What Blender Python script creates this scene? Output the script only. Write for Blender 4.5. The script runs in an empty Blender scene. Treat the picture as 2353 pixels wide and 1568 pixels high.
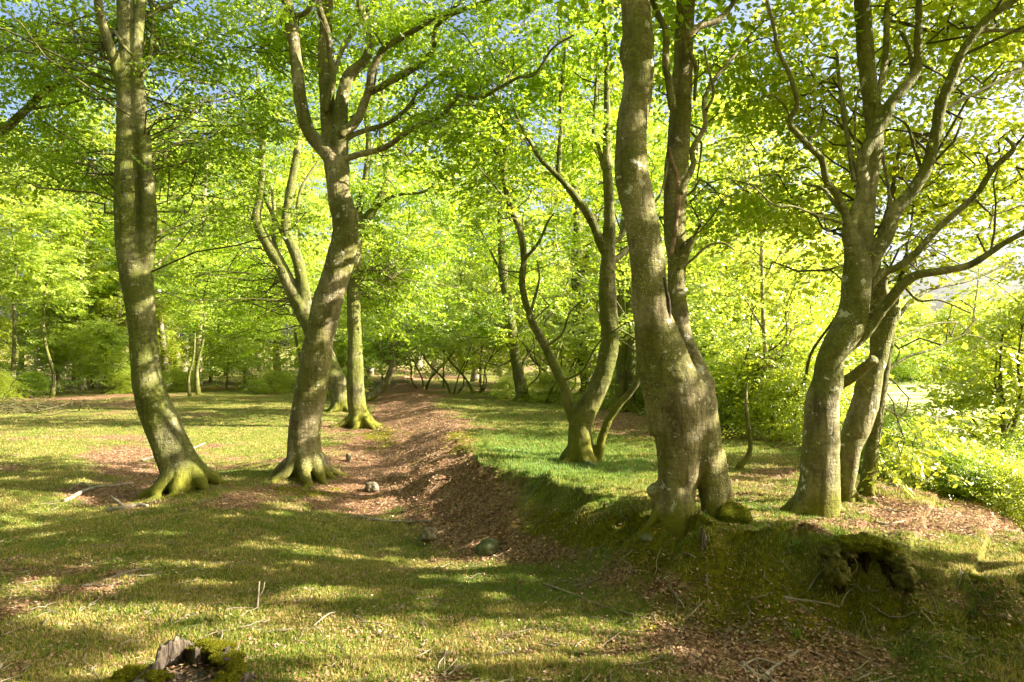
import bpy, math
import numpy as np
from math import radians, sin, cos, pi

rng = np.random.default_rng(11)
scene = bpy.context.scene
COL = scene.collection

# ------------------------------------------------------------------ camera model (metres, camera looks along +Y)
F, CX, HY, H = 1568.7, 1176.5, 800.0, 2.4
SUN_EL, SUN_AZ = radians(31), radians(94)          # azimuth clockwise from +Y
S = np.array([cos(SUN_EL) * sin(SUN_AZ), cos(SUN_EL) * cos(SUN_AZ), sin(SUN_EL)])

def at(px, py, Y):
    return np.array([(px - CX) / F * Y, Y, H - (py - HY) / F * Y])

# ------------------------------------------------------------------ noise
def _hash(ix, iy, iz, seed):
    n = (ix.astype(np.int64) * 374761393 + iy.astype(np.int64) * 668265263 + iz.astype(np.int64) * 1440662683 + int(seed) * 974634777) & 0xFFFFFFFF
    n = ((n ^ (n >> 13)) * 1274126177) & 0xFFFFFFFF
    n = ((n ^ (n >> 15)) * 2246822519) & 0xFFFFFFFF
    return ((n ^ (n >> 16)) & 0xFFFFFF) / float(0xFFFFFF)

def noise3(x, y, z, seed=0):
    x, y, z = np.broadcast_arrays(np.asarray(x, float), np.asarray(y, float), np.asarray(z, float))
    ix, iy, iz = np.floor(x), np.floor(y), np.floor(z)
    fx, fy, fz = x - ix, y - iy, z - iz
    fx, fy, fz = [f * f * (3 - 2 * f) for f in (fx, fy, fz)]
    r = 0
    for a in (0, 1):
        for b in (0, 1):
            for c in (0, 1):
                w = (fx if a else 1 - fx) * (fy if b else 1 - fy) * (fz if c else 1 - fz)
                r = r + w * _hash(ix + a, iy + b, iz + c, seed)
    return r * 2 - 1

def noise2(x, y, seed=0):
    x, y = np.broadcast_arrays(np.asarray(x, float), np.asarray(y, float))
    ix, iy = np.floor(x), np.floor(y)
    fx, fy = x - ix, y - iy
    fx, fy = fx * fx * (3 - 2 * fx), fy * fy * (3 - 2 * fy)
    z = np.zeros_like(ix)
    h = lambda a, b: _hash(ix + a, iy + b, z, seed)
    return (h(0, 0) * (1 - fx) * (1 - fy) + h(1, 0) * fx * (1 - fy) + h(0, 1) * (1 - fx) * fy + h(1, 1) * fx * fy) * 2 - 1

def fbm2(x, y, seed=0, o=4):
    r, a, t = 0, 1.0, 0
    for k in range(o):
        r = r + a * noise2(x * 2 ** k + 17.3 * k, y * 2 ** k - 9.1 * k, seed + k); t += a; a *= .5
    return r / t

def sstep(a, b, x):
    t = np.clip((x - a) / (b - a), 0, 1)
    return t * t * (3 - 2 * t)

# ------------------------------------------------------------------ terrain
RIDGE = np.array([(-9, 60, .1), (-6, 40, .22), (-3.3, 27, .36), (-2.0, 20, .42), (-1.3, 14.8, .50), (-.62, 11.3, .58), (.05, 9.7, .60), (.75, 8.75, .60),
                  (1.25, 7.6, .64), (1.95, 6.42, .70), (2.75, 6.02, .70), (3.45, 5.55, .62), (4.3, 4.95, .48), (6, 4.2, .40), (9, 2.6, .35), (30, -8, .3)], float)
def _dense(p, n):
    seg = np.r_[0, np.cumsum(np.linalg.norm(np.diff(p[:, :2], axis=0), axis=1))]
    # catmull-rom through the points
    P_ = np.vstack([2 * p[0] - p[1], p, 2 * p[-1] - p[-2]])
    out = []
    for i in range(len(p) - 1):
        m = max(2, int(n * (seg[i + 1] - seg[i]) / seg[-1]))
        t = np.linspace(0, 1, m, endpoint=False)[:, None]
        a, b, c, d = P_[i], P_[i + 1], P_[i + 2], P_[i + 3]
        out.append(.5 * (2 * b + (c - a) * t + (2 * a - 5 * b + 4 * c - d) * t * t + (3 * b - a - 3 * c + d) * t ** 3))
    out.append(p[-1:])
    return np.vstack(out)
RD = _dense(RIDGE, 150)
RT = np.gradient(RD[:, :2], axis=0)

def ridge(X, Y):
    X = np.asarray(X, float); Y = np.asarray(Y, float)
    sh = X.shape; x = X.ravel(); y = Y.ravel()
    dist = np.empty(len(x)); cr = np.empty(len(x)); side = np.empty(len(x))
    for i in range(0, len(x), 40000):
        s = slice(i, i + 40000)
        dx = x[s, None] - RD[None, :, 0]; dy = y[s, None] - RD[None, :, 1]
        d2 = dx * dx + dy * dy
        k = d2.argmin(1); r = np.arange(len(k))
        dist[s] = np.sqrt(d2[r, k]); cr[s] = RD[k, 2]
        side[s] = np.sign(RT[k, 0] * dy[r, k] - RT[k, 1] * dx[r, k])     # +1: right-hand (field) side is +
    return dist.reshape(sh), cr.reshape(sh), side.reshape(sh)

def terrain(X, Y):
    X = np.asarray(X, float); Y = np.asarray(Y, float)
    d, cr, side = ridge(X, Y)
    d = d + .16 * fbm2(X * .9, Y * .9, 5, 3) * np.minimum(1, d / .4) + .12 * noise2(X * 2.3, Y * 2.3, 9) * np.minimum(1, d / .5)
    wl = 1.12 + .4 * sstep(10, 13, Y) + .28 * noise2(X * .5, Y * .5, 12) + .04 * np.maximum(0, Y - 9)
    u = np.clip(d / wl, 0, 1)
    left = cr * (1 - u ** 1.35 * (2.35 - 1.35 * u ** .9)).clip(0, 1)
    base_l = .012 * np.maximum(0, Y - 14) * sstep(2, -10, X) \
        + .13 * np.exp(-(((X + 4.7) / 2.3) ** 2 + ((Y - 12.4) / 1.0) ** 2)) \
        + .10 * np.exp(-(((X + 4.4) / 1.6) ** 2 + ((Y - 20) / 1.5) ** 2)) \
        - .16 * np.exp(-((X + 6.9 - .12 * (Y - 9)) / 1.0) ** 2) * sstep(24, 14, Y) * sstep(4, 6, Y) \
        - (.20 - .10 * sstep(9, 13, Y)) * np.exp(-((d - 1.9) / .95) ** 2) * sstep(30, 18, Y) * sstep(5.5, 9, Y)
    zl = left + base_l
    plat = cr - .10 * sstep(0, 1.6, d)
    zr = plat - .17 * np.maximum(0, X - (3.7 + .15 * Y) )
    zr = np.where(zr < -1.6, -1.6 - (1 - np.exp((zr + 1.6) * .8)) * 1.0, zr)
    z = np.where(side > 0, zl, zr)
    far = sstep(30, 70, Y)
    z = z * (1 - .6 * far)
    near = sstep(60, 20, np.hypot(X, Y))
    z = z + near * (.045 * fbm2(X * 1.1, Y * 1.1, 21, 4) + .02 * noise2(X * 4.2, Y * 4.2, 31) + .010 * noise2(X * 11, Y * 11, 33))
    # hummocks and broken turf on the near bank top
    hum = np.exp(-((d - .25 * (side > 0)) / .75) ** 2) * sstep(12, 9, Y) * sstep(3.5, 5, Y)
    z = z + hum * (.12 - .07 * sstep(6.8, 8.2, Y)) * np.maximum(-.5, noise2(X * 2.3 + 3, Y * 2.9, 41)) + hum * .035 * noise2(X * 6, Y * 6, 43)
    # rotten root pit in the bank beside the right hand beech
    z = z - .17 * np.exp(-(((X - 2.92) / .21) ** 4 + ((Y - 5.50) / .24) ** 4))
    return z

# decide which sign of "side" is the hollow-way side
_d, _c, _s = ridge(np.array([-3.0]), np.array([8.0]))
if _s[0] < 0:
    _old = ridge
    def ridge(X, Y):
        d, c, s = _old(X, Y); return d, c, -s

def ground_at(px, py, y0=3.0, y1=90.0):
    Y = np.geomspace(y0, y1, 900)
    X = (px - CX) / F * Y; Z = H - (py - HY) / F * Y
    t = terrain(X, Y)
    k = np.argmax(Z <= t)
    if Z[k] > t[k]: k = len(Y) - 1
    return np.array([X[k], Y[k], t[k]])

def gz(x, y):
    return float(terrain(np.array([x]), np.array([y]))[0])

# ------------------------------------------------------------------ mesh builders
def mk(name, V, parts, mats, parent=None, origin=None, attrs=None, point_attrs=None):
    """parts: list of (faces (m,k) int array, material index, smooth). V in world space; origin = world origin of the object."""
    V = np.asarray(V, np.float32)
    if origin is not None:
        V = V - np.asarray(origin, np.float32)
    me = bpy.data.meshes.new(name)
    parts = [p for p in parts if len(p[0])]
    loops = np.concatenate([p[0].ravel() for p in parts]).astype(np.int32)
    cnt = np.concatenate([np.full(len(p[0]), p[0].shape[1], np.int32) for p in parts])
    mi = np.concatenate([np.full(len(p[0]), p[1], np.int32) for p in parts])
    sm = np.concatenate([np.full(len(p[0]), p[2], bool) for p in parts])
    me.vertices.add(len(V)); me.vertices.foreach_set('co', V.ravel())
    me.loops.add(len(loops)); me.loops.foreach_set('vertex_index', loops)
    me.polygons.add(len(cnt)); me.polygons.foreach_set('loop_start', np.r_[0, np.cumsum(cnt)[:-1]].astype(np.int32))
    me.polygons.foreach_set('material_index', mi); me.polygons.foreach_set('use_smooth', sm)
    for m in mats: me.materials.append(m)
    if attrs:
        for k, a in attrs.items():
            at_ = me.attributes.new(k, 'FLOAT', 'FACE'); at_.data.foreach_set('value', np.asarray(a, np.float32))
    if point_attrs:
        for k, a in point_attrs.items():
            at_ = me.attributes.new(k, 'FLOAT', 'POINT'); at_.data.foreach_set('value', np.asarray(a, np.float32))
    me.update(calc_edges=True); me.validate()
    o = bpy.data.objects.new(name, me); COL.objects.link(o)
    if parent is not None:
        o.parent = parent
    elif origin is not None:
        o.location = [float(v) for v in origin]
    return o

def tag(o, label=None, cat=None, group=None, kind=None):
    if label: o['label'] = label
    if cat: o['category'] = cat
    if group: o['group'] = group
    if kind: o['kind'] = kind
    return o

def empty(name, loc, label, cat, group=None):
    o = bpy.data.objects.new(name, None); COL.objects.link(o)
    o.location = [float(v) for v in loc]; o.empty_display_size = .2
    return tag(o, label, cat, group)

def copy_thing(o, loc, rz=0, sc=1, label=None, group=None):
    c = o.copy(); COL.objects.link(c)
    c.location = [float(v) for v in loc]; c.rotation_euler = (0, 0, rz); c.scale = (sc, sc, sc)
    if label: c['label'] = label
    if group: c['group'] = group
    for ch in list(o.children):
        d = ch.copy(); COL.objects.link(d); d.parent = c
    return c

def resample(p, step):
    p = np.asarray(p, float)
    P_ = np.vstack([2 * p[0] - p[1], p, 2 * p[-1] - p[-2]])
    out = []
    for i in range(len(p) - 1):
        L = np.linalg.norm(p[i + 1, :3] - p[i, :3]); m = max(2, int(math.ceil(L / step)))
        t = np.linspace(0, 1, m, endpoint=False)[:, None]
        a, b, c, d = P_[i], P_[i + 1], P_[i + 2], P_[i + 3]
        q = .5 * (2 * b + (c - a) * t + (2 * a - 5 * b + 4 * c - d) * t * t + (3 * b - a - 3 * c + d) * t ** 3)
        q[:, 3] = b[3] + (c[3] - b[3]) * t[:, 0]
        out.append(q)
    out.append(p[-1:])
    return np.vstack(out)

class Geo:
    def __init__(s): s.V = []; s.Q = []; s.n = 0
    def add(s, V, Q):
        s.V.append(np.asarray(V, float)); s.Q.append(np.asarray(Q, np.int64) + s.n); s.n += len(V)
    def get(s):
        if not s.V: return np.zeros((0, 3)), np.zeros((0, 4), int)
        return np.vstack(s.V), np.vstack(s.Q)

def tube(g, p, seg=10, step=None, lump=0.0, seed=0, wiggle=0.0, cap=True):
    """a tapered round limb through points p (n,4: x y z r) added to g"""
    p = np.asarray(p, float)
    if step is None: step = max(.04, .8 * p[:, 3].mean())
    q = resample(p, step)
    c, r = q[:, :3].copy(), np.maximum(q[:, 3], .002)
    if wiggle:
        s = np.linspace(0, 1, len(q)) * np.linalg.norm(p[-1, :3] - p[0, :3])
        for a in range(3):
            c[:, a] += wiggle * r * 1.0 * noise2(s * 2.2 + 31 * a, s * 0 + seed, seed + a)
    T = np.gradient(c, axis=0); T /= np.linalg.norm(T, axis=1)[:, None] + 1e-9
    N = np.zeros_like(T)
    ref = np.array([1, 0, 0]) if abs(T[0, 0]) < .8 else np.array([0, 1, 0])
    n = ref - T[0] * (ref @ T[0]); n /= np.linalg.norm(n); N[0] = n
    for i in range(1, len(q)):
        n = n - T[i] * (n @ T[i]); n /= np.linalg.norm(n) + 1e-9; N[i] = n
    B = np.cross(T, N)
    a = np.linspace(0, 2 * pi, seg, endpoint=False)
    d = N[:, None, :] * np.cos(a)[None, :, None] + B[:, None, :] * np.sin(a)[None, :, None]
    R = np.repeat(r[:, None], seg, 1)
    if lump:
        pos = c[:, None, :] + d * r[:, None, None]
        k = .55 / max(.05, r.mean())
        R = R * (1 + lump * noise3(pos[..., 0] * k, pos[..., 1] * k, pos[..., 2] * k * .6, seed) + .5 * lump * noise3(pos[..., 0] * k * 2.3, pos[..., 1] * k * 2.3, pos[..., 2] * k * 1.2, seed + 5))
    V = (c[:, None, :] + d * R[..., None]).reshape(-1, 3)
    m = len(q)
    i = np.arange(m - 1)[:, None] * seg; j = np.arange(seg)[None, :]; j2 = (j + 1) % seg
    Q = np.stack([i + j, i + j2, i + seg + j2, i + seg + j], -1).reshape(-1, 4)
    if cap:
        e0 = len(V); V = np.vstack([V, c[:1], c[-1:] + T[-1:] * r[-1] * .5])
        jj = np.arange(0, seg, 1); j3 = (jj + 1) % seg
        Q = np.vstack([Q, np.stack([jj * 0 + e0, j3, jj, jj], -1)[:, [0, 1, 2, 2]][:0]])
        capq = []
        for k in range(0, seg, 2):
            capq.append([e0, (k + 2) % seg, (k + 1) % seg, k])
            b = (m - 1) * seg
            capq.append([e0 + 1, b + k, b + (k + 1) % seg, b + (k + 2) % seg])
        Q = np.vstack([Q, np.array(capq)])
    g.add(V, Q)
    return q

def tubes_batch(P_, seg=4):
    """P_ (K,n,4) thin branchlets -> V,Q"""
    K, n, _ = P_.shape
    c, r = P_[..., :3], P_[..., 3]
    T = np.gradient(c, axis=1); T /= np.linalg.norm(T, axis=-1, keepdims=True) + 1e-9
    ref = np.tile(np.array([.31, -.52, .79]), (K, n, 1))
    N = np.cross(T, ref); N /= np.linalg.norm(N, axis=-1, keepdims=True) + 1e-9
    B = np.cross(T, N)
    a = np.linspace(0, 2 * pi, seg, endpoint=False)
    V = c[:, :, None, :] + r[:, :, None, None] * (N[:, :, None, :] * np.cos(a)[:, None] + B[:, :, None, :] * np.sin(a)[:, None])
    base = (np.arange(K) * n * seg)[:, None, None]; i = (np.arange(n - 1) * seg)[None, :, None]; j = np.arange(seg)[None, None, :]; j2 = (j + 1) % seg
    Q = np.stack([base + i + j, base + i + j2, base + i + seg + j2, base + i + seg + j], -1).reshape(-1, 4)
    return V.reshape(-1, 3), Q

# ------------------------------------------------------------------ materials
def newmat(name):
    m = bpy.data.materials.new(name); m.use_nodes = True
    nt = m.node_tree; nt.nodes.clear()
    out = nt.nodes.new('ShaderNodeOutputMaterial')
    return m, nt, out
def N(nt, t, **kw):
    n = nt.nodes.new(t)
    for k, v in kw.items():
        if k == 'inp':
            for a, b in v.items(): n.inputs[a].default_value = b
        else: setattr(n, k, v)
    return n
def L(nt, a, b): nt.links.new(a, b)
def ramp(nt, fac, stops, interp='LINEAR'):
    r = N(nt, 'ShaderNodeValToRGB'); r.color_ramp.interpolation = interp
    e = r.color_ramp.elements
    while len(e) < len(stops): e.new(.5)
    for i, (p, c) in enumerate(stops):
        e[i].position = p; e[i].color = (*c, 1) if len(c) == 3 else c
    L(nt, fac, r.inputs[0]); return r.outputs[0]
def noise(nt, vec, scale, detail=3, rough=.55, dist=0):
    n = N(nt, 'ShaderNodeTexNoise', inp={'Scale': scale, 'Detail': detail, 'Roughness': rough, 'Distortion': dist})
    if vec is not None: L(nt, vec, n.inputs['Vector'])
    return n.outputs['Fac']
def mixc(nt, fac, a, b, blend='MIX'):
    m = N(nt, 'ShaderNodeMix', data_type='RGBA', blend_type=blend)
    for s, v in ((m.inputs[0], fac), (m.inputs[6], a), (m.inputs[7], b)):
        if isinstance(v, (int, float)): s.default_value = v
        elif isinstance(v, tuple): s.default_value = (*v, 1)
        else: L(nt, v, s)
    return m.outputs[2]
def math_(nt, op, a, b=None, clamp=False):
    m = N(nt, 'ShaderNodeMath', operation=op, use_clamp=clamp)
    for s, v in zip(m.inputs, (a, b)):
        if v is None: continue
        if isinstance(v, (int, float)): s.default_value = v
        else: L(nt, v, s)
    return m.outputs[0]

def leaf_material(name, refl, trans, var=.35, tmix=.58):
    m, nt, out = newmat(name)
    a = N(nt, 'ShaderNodeAttribute', attribute_name='tint')
    def three(c, k):
        lo = (c[0] * (1 - .55 * k), c[1] * (1 - .25 * k), c[2] * (1 - .2 * k)); hi = (min(1, c[0] * (1 + .75 * k)), c[1] * (1 + .35 * k), c[2] * (1 + .4 * k))
        return [(0, lo), (.5, c), (1, hi)]
    cr = ramp(nt, a.outputs['Fac'], three(refl, var)); ct = ramp(nt, a.outputs['Fac'], three(trans, var))
    d = N(nt, 'ShaderNodeBsdfDiffuse'); t = N(nt, 'ShaderNodeBsdfTranslucent'); L(nt, cr, d.inputs[0]); L(nt, ct, t.inputs[0])
    mx = N(nt, 'ShaderNodeMixShader'); mx.inputs[0].default_value = tmix
    L(nt, d.outputs[0], mx.inputs[1]); L(nt, t.outputs[0], mx.inputs[2])
    gl = N(nt, 'ShaderNodeBsdfGlossy', inp={'Roughness': .45}); gl.inputs[0].default_value = (1, 1, 1, 1)
    fr = N(nt, 'ShaderNodeFresnel', inp={'IOR': 1.35})
    m2 = N(nt, 'ShaderNodeMixShader'); L(nt, math_(nt, 'MULTIPLY', fr.outputs[0], .12), m2.inputs[0]); L(nt, mx.outputs[0], m2.inputs[1]); L(nt, gl.outputs[0], m2.inputs[2])
    L(nt, m2.outputs[0], out.inputs[0])
    return m

def bark_material(name, base=(.16, .15, .065), dark=(.052, .050, .018), pale=(.38, .38, .28), algae=(.10, .115, .012), moss=(.125, .125, .008),
                  moss_h=.55, algae_amt=.5, pale_amt=.5):
    m, nt, out = newmat(name)
    tc = N(nt, 'ShaderNodeTexCoord'); ob = tc.outputs['Object']
    mp = N(nt, 'ShaderNodeMapping'); mp.inputs['Scale'].default_value = (1, 1, .35); L(nt, ob, mp.inputs[0])
    mp2 = N(nt, 'ShaderNodeMapping'); mp2.inputs['Scale'].default_value = (.55, .55, 1.9); L(nt, ob, mp2.inputs[0])
    n1 = noise(nt, mp.outputs[0], 3.2, 5, .6, .4); n2 = noise(nt, mp.outputs[0], 14, 4, .65); n3 = noise(nt, mp2.outputs[0], 9, 4, .6)
    n4 = noise(nt, ob, 1.3, 3, .5); fine = noise(nt, ob, 60, 3, .7)
    c = ramp(nt, n1, [(.33, dark), (.50, base), (.70, tuple(v * 1.45 for v in base))])
    c = mixc(nt, ramp(nt, n4, [(.40, (0, 0, 0)), (.62, (1, 1, 1))]), c, mixc(nt, n2, algae, tuple(v * .6 for v in algae)))  if algae_amt >= .99 else \
        mixc(nt, math_(nt, 'MULTIPLY', ramp(nt, n4, [(.40, (0, 0, 0)), (.54, (1, 1, 1))]), algae_amt), c, algae)
    c = mixc(nt, math_(nt, 'MULTIPLY', ramp(nt, n3, [(.35, (1, 1, 1)), (.5, (0, 0, 0))]), .45), c, tuple(v * 1.1 for v in dark))
    # grey lichen: large blotches and small dots
    n5 = noise(nt, ob, 8.5, 5, .65, .3)
    vo = N(nt, 'ShaderNodeTexVoronoi', inp={'Scale': 42.0}); L(nt, ob, vo.inputs['Vector'])
    dots = math_(nt, 'MULTIPLY', math_(nt, 'LESS_THAN', vo.outputs['Distance'], .24), ramp(nt, n1, [(.50, (0, 0, 0)), (.60, (1, 1, 1))]))
    blot = ramp(nt, n5, [(.615, (0, 0, 0)), (.635, (1, 1, 1))])
    lich = math_(nt, 'MULTIPLY', math_(nt, 'MAXIMUM', dots, blot), pale_amt, True)
    c = mixc(nt, lich, c, pale)
    mp3 = N(nt, 'ShaderNodeMapping'); mp3.inputs['Scale'].default_value = (1, 1, .16); L(nt, ob, mp3.inputs[0])
    strk = noise(nt, mp3.outputs[0], 11, 5, .7, .6)
    c = mixc(nt, math_(nt, 'MULTIPLY', ramp(nt, strk, [(.34, (1, 1, 1)), (.47, (0, 0, 0))]), .55), c, tuple(v * .6 for v in dark))
    wr = N(nt, 'ShaderNodeTexWave', wave_type='BANDS', bands_direction='Z', inp={'Scale': 7.0, 'Distortion': 14.0, 'Detail': 4.0, 'Detail Scale': 1.6}); L(nt, ob, wr.inputs['Vector'])
    wrk = math_(nt, 'MULTIPLY', ramp(nt, wr.outputs['Fac'], [(.0, (1, 1, 1)), (.12, (0, 0, 0))]), ramp(nt, n4, [(.45, (0, 0, 0)), (.6, (1, 1, 1))]))
    c = mixc(nt, math_(nt, 'MULTIPLY', wrk, .45), c, dark)
    mott = noise(nt, ob, 26, 4, .75)
    c = mixc(nt, .55, c, ramp(nt, mott, [(.36, (.55, .56, .45)), (.5, (1, 1, 1)), (.64, (1.35, 1.32, 1.25))]), 'MULTIPLY')
    c = mixc(nt, .35, c, mixc(nt, fine, (.45, .45, .45), (1.4, 1.4, 1.4)), 'MULTIPLY')
    sep = N(nt, 'ShaderNodeSeparateXYZ'); L(nt, ob, sep.inputs[0])
    hgt = math_(nt, 'ADD', sep.outputs[2], math_(nt, 'MULTIPLY', math_(nt, 'SUBTRACT', n1, .5), -2.2 * moss_h - .6))
    mz = N(nt, 'ShaderNodeMapRange'); mz.inputs[1].default_value = moss_h * 1.5; mz.inputs[2].default_value = moss_h * .3; L(nt, hgt, mz.inputs[0])
    mossc = mixc(nt, n2, tuple(v * .55 for v in moss), tuple(v * 1.3 for v in moss))
    c = mixc(nt, math_(nt, 'MULTIPLY', mz.outputs[0], .92), c, mossc)
    b = N(nt, 'ShaderNodeBsdfPrincipled', inp={'Roughness': .85}); b.inputs['Specular IOR Level'].default_value = .25
    L(nt, c, b.inputs['Base Color'])
    hh = math_(nt, 'ADD', math_(nt, 'ADD', math_(nt, 'MULTIPLY', n2, .6), math_(nt, 'MULTIPLY', n3, .6)), math_(nt, 'ADD', math_(nt, 'MULTIPLY', mott, .3), math_(nt, 'MULTIPLY', strk, .7)))
    bp = N(nt, 'ShaderNodeBump', inp={'Strength': .9, 'Distance': .035}); L(nt, hh, bp.inputs['Height']); L(nt, bp.outputs[0], b.inputs['Normal'])
    L(nt, b.outputs[0], out.inputs[0])
    return m

def simple_material(name, stops, scale=8, rough=.9, bump=.4, dist=.02, attr=None, transl=0):
    m, nt, out = newmat(name)
    tc = N(nt, 'ShaderNodeTexCoord')
    if attr:
        a = N(nt, 'ShaderNodeAttribute', attribute_name=attr); f = a.outputs['Fac']
    else:
        f = noise(nt, tc.outputs['Object'], scale, 5, .62, .2)
    c = ramp(nt, f, stops)
    b = N(nt, 'ShaderNodeBsdfPrincipled', inp={'Roughness': rough}); b.inputs['Specular IOR Level'].default_value = .2
    L(nt, c, b.inputs['Base Color'])
    if bump:
        n = noise(nt, tc.outputs['Object'], scale * 5, 4, .65)
        bp = N(nt, 'ShaderNodeBump', inp={'Strength': bump, 'Distance': dist}); L(nt, n, bp.inputs['Height']); L(nt, bp.outputs[0], b.inputs['Normal'])
    if transl:
        t = N(nt, 'ShaderNodeBsdfTranslucent'); L(nt, c, t.inputs[0])
        mx = N(nt, 'ShaderNodeMixShader'); mx.inputs[0].default_value = transl
        L(nt, b.outputs[0], mx.inputs[1]); L(nt, t.outputs[0], mx.inputs[2]); L(nt, mx.outputs[0], out.inputs[0])
    else:
        L(nt, b.outputs[0], out.inputs[0])
    return m

M = {}
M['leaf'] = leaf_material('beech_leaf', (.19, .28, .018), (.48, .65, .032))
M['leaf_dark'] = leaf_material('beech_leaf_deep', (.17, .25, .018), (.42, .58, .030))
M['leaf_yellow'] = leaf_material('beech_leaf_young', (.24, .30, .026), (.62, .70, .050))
M['leaf_far'] = leaf_material('beech_leaf_far', (.23, .31, .035), (.56, .68, .065))  # far leaves, colour lightened to make the back wood look lit
M['bark'] = bark_material('beech_bark', algae_amt=.9, moss_h=.30, pale_amt=.6)
M['bark_warm'] = bark_material('beech_bark_warm', base=(.25, .21, .12), dark=(.075, .062, .028), pale=(.55, .53, .45), algae=(.115, .12, .014), algae_amt=.8, moss_h=.10, pale_amt=.75)
M['bark_grey'] = bark_material('beech_bark_grey', base=(.25, .225, .135), dark=(.075, .068, .03), pale=(.58, .57, .50), algae=(.12, .13, .016), algae_amt=.85, moss_h=.22, pale_amt=.85)  # greyer and paler than the plain beech bark
M['bark_mossy'] = bark_material('beech_bark_mossy', moss_h=.85, algae_amt=.85, pale_amt=.3)
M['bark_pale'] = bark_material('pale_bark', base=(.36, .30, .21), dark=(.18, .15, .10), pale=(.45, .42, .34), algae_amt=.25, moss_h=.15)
M['twig'] = simple_material('twig_bark', [(.3, (.05, .045, .018)), (.7, (.12, .11, .045))], 12, bump=0)
M['deadwood'] = simple_material('dead_wood', [(.25, (.10, .08, .055)), (.5, (.24, .20, .15)), (.75, (.42, .37, .29))], 9, bump=.5)
M['rot'] = simple_material('rotten_wood', [(.3, (.03, .022, .015)), (.5, (.13, .085, .05)), (.62, (.20, .17, .13)), (.8, (.30, .27, .23))], 7, bump=1.0, dist=.04)
def wood_grain(name, stops):
    m, nt, out = newmat(name)
    tc = N(nt, 'ShaderNodeTexCoord'); mp = N(nt, 'ShaderNodeMapping'); mp.inputs['Scale'].default_value = (1, 1, .12); L(nt, tc.outputs['Object'], mp.inputs[0])
    f = noise(nt, mp.outputs[0], 34, 5, .7, .3); g_ = noise(nt, tc.outputs['Object'], 9, 4, .6)
    c = mixc(nt, .6, ramp(nt, f, stops), ramp(nt, g_, [(.35, (.45, .42, .38)), (.6, (1.2, 1.2, 1.2))]), 'MULTIPLY')
    b = N(nt, 'ShaderNodeBsdfPrincipled', inp={'Roughness': .95}); L(nt, c, b.inputs['Base Color'])
    bp = N(nt, 'ShaderNodeBump', inp={'Strength': 1.0, 'Distance': .05}); L(nt, f, bp.inputs['Height']); L(nt, bp.outputs[0], b.inputs['Normal'])
    L(nt, b.outputs[0], out.inputs[0]); return m
M['rot'] = wood_grain('rotten_wood', [(.36, (.02, .015, .010)), (.48, (.09, .065, .042)), (.58, (.17, .14, .105)), (.72, (.28, .25, .21))])
M['rot_shade'] = simple_material('shaded_rotten_wood', [(.3, (.010, .007, .004)), (.7, (.05, .032, .016))], 7, bump=.8, dist=.04)  # rotten wood, near-black to paint the shade inside the root pit
M['moss'] = simple_material('cushion_moss', [(.3, (.07, .085, .004)), (.55, (.17, .18, .008)), (.8, (.27, .25, .015))], 9, bump=1.0, dist=.03)
M['stone'] = simple_material('field_stone', [(.3, (.05, .055, .025)), (.5, (.10, .11, .05)), (.75, (.20, .20, .14))], 6, bump=.4)
M['stone_pale'] = simple_material('pale_stone', [(.3, (.10, .08, .05)), (.6, (.24, .20, .14)), (.85, (.40, .34, .26))], 9, bump=.5)
M['grass'] = simple_material('grass_blade', [(0, (.50, .38, .16)), (.20, (.38, .33, .09)), (.34, (.22, .25, .036)), (.75, (.15, .24, .034)), (1, (.20, .32, .09))], attr='tint', bump=0, rough=.6, transl=.4)
M['litter'] = simple_material('dead_beech_leaf', [(0, (.10, .052, .026)), (.4, (.25, .140, .080)), (.75, (.42, .27, .17)), (1, (.62, .48, .34))], attr='tint', bump=0, rough=.65, transl=.15)

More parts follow.
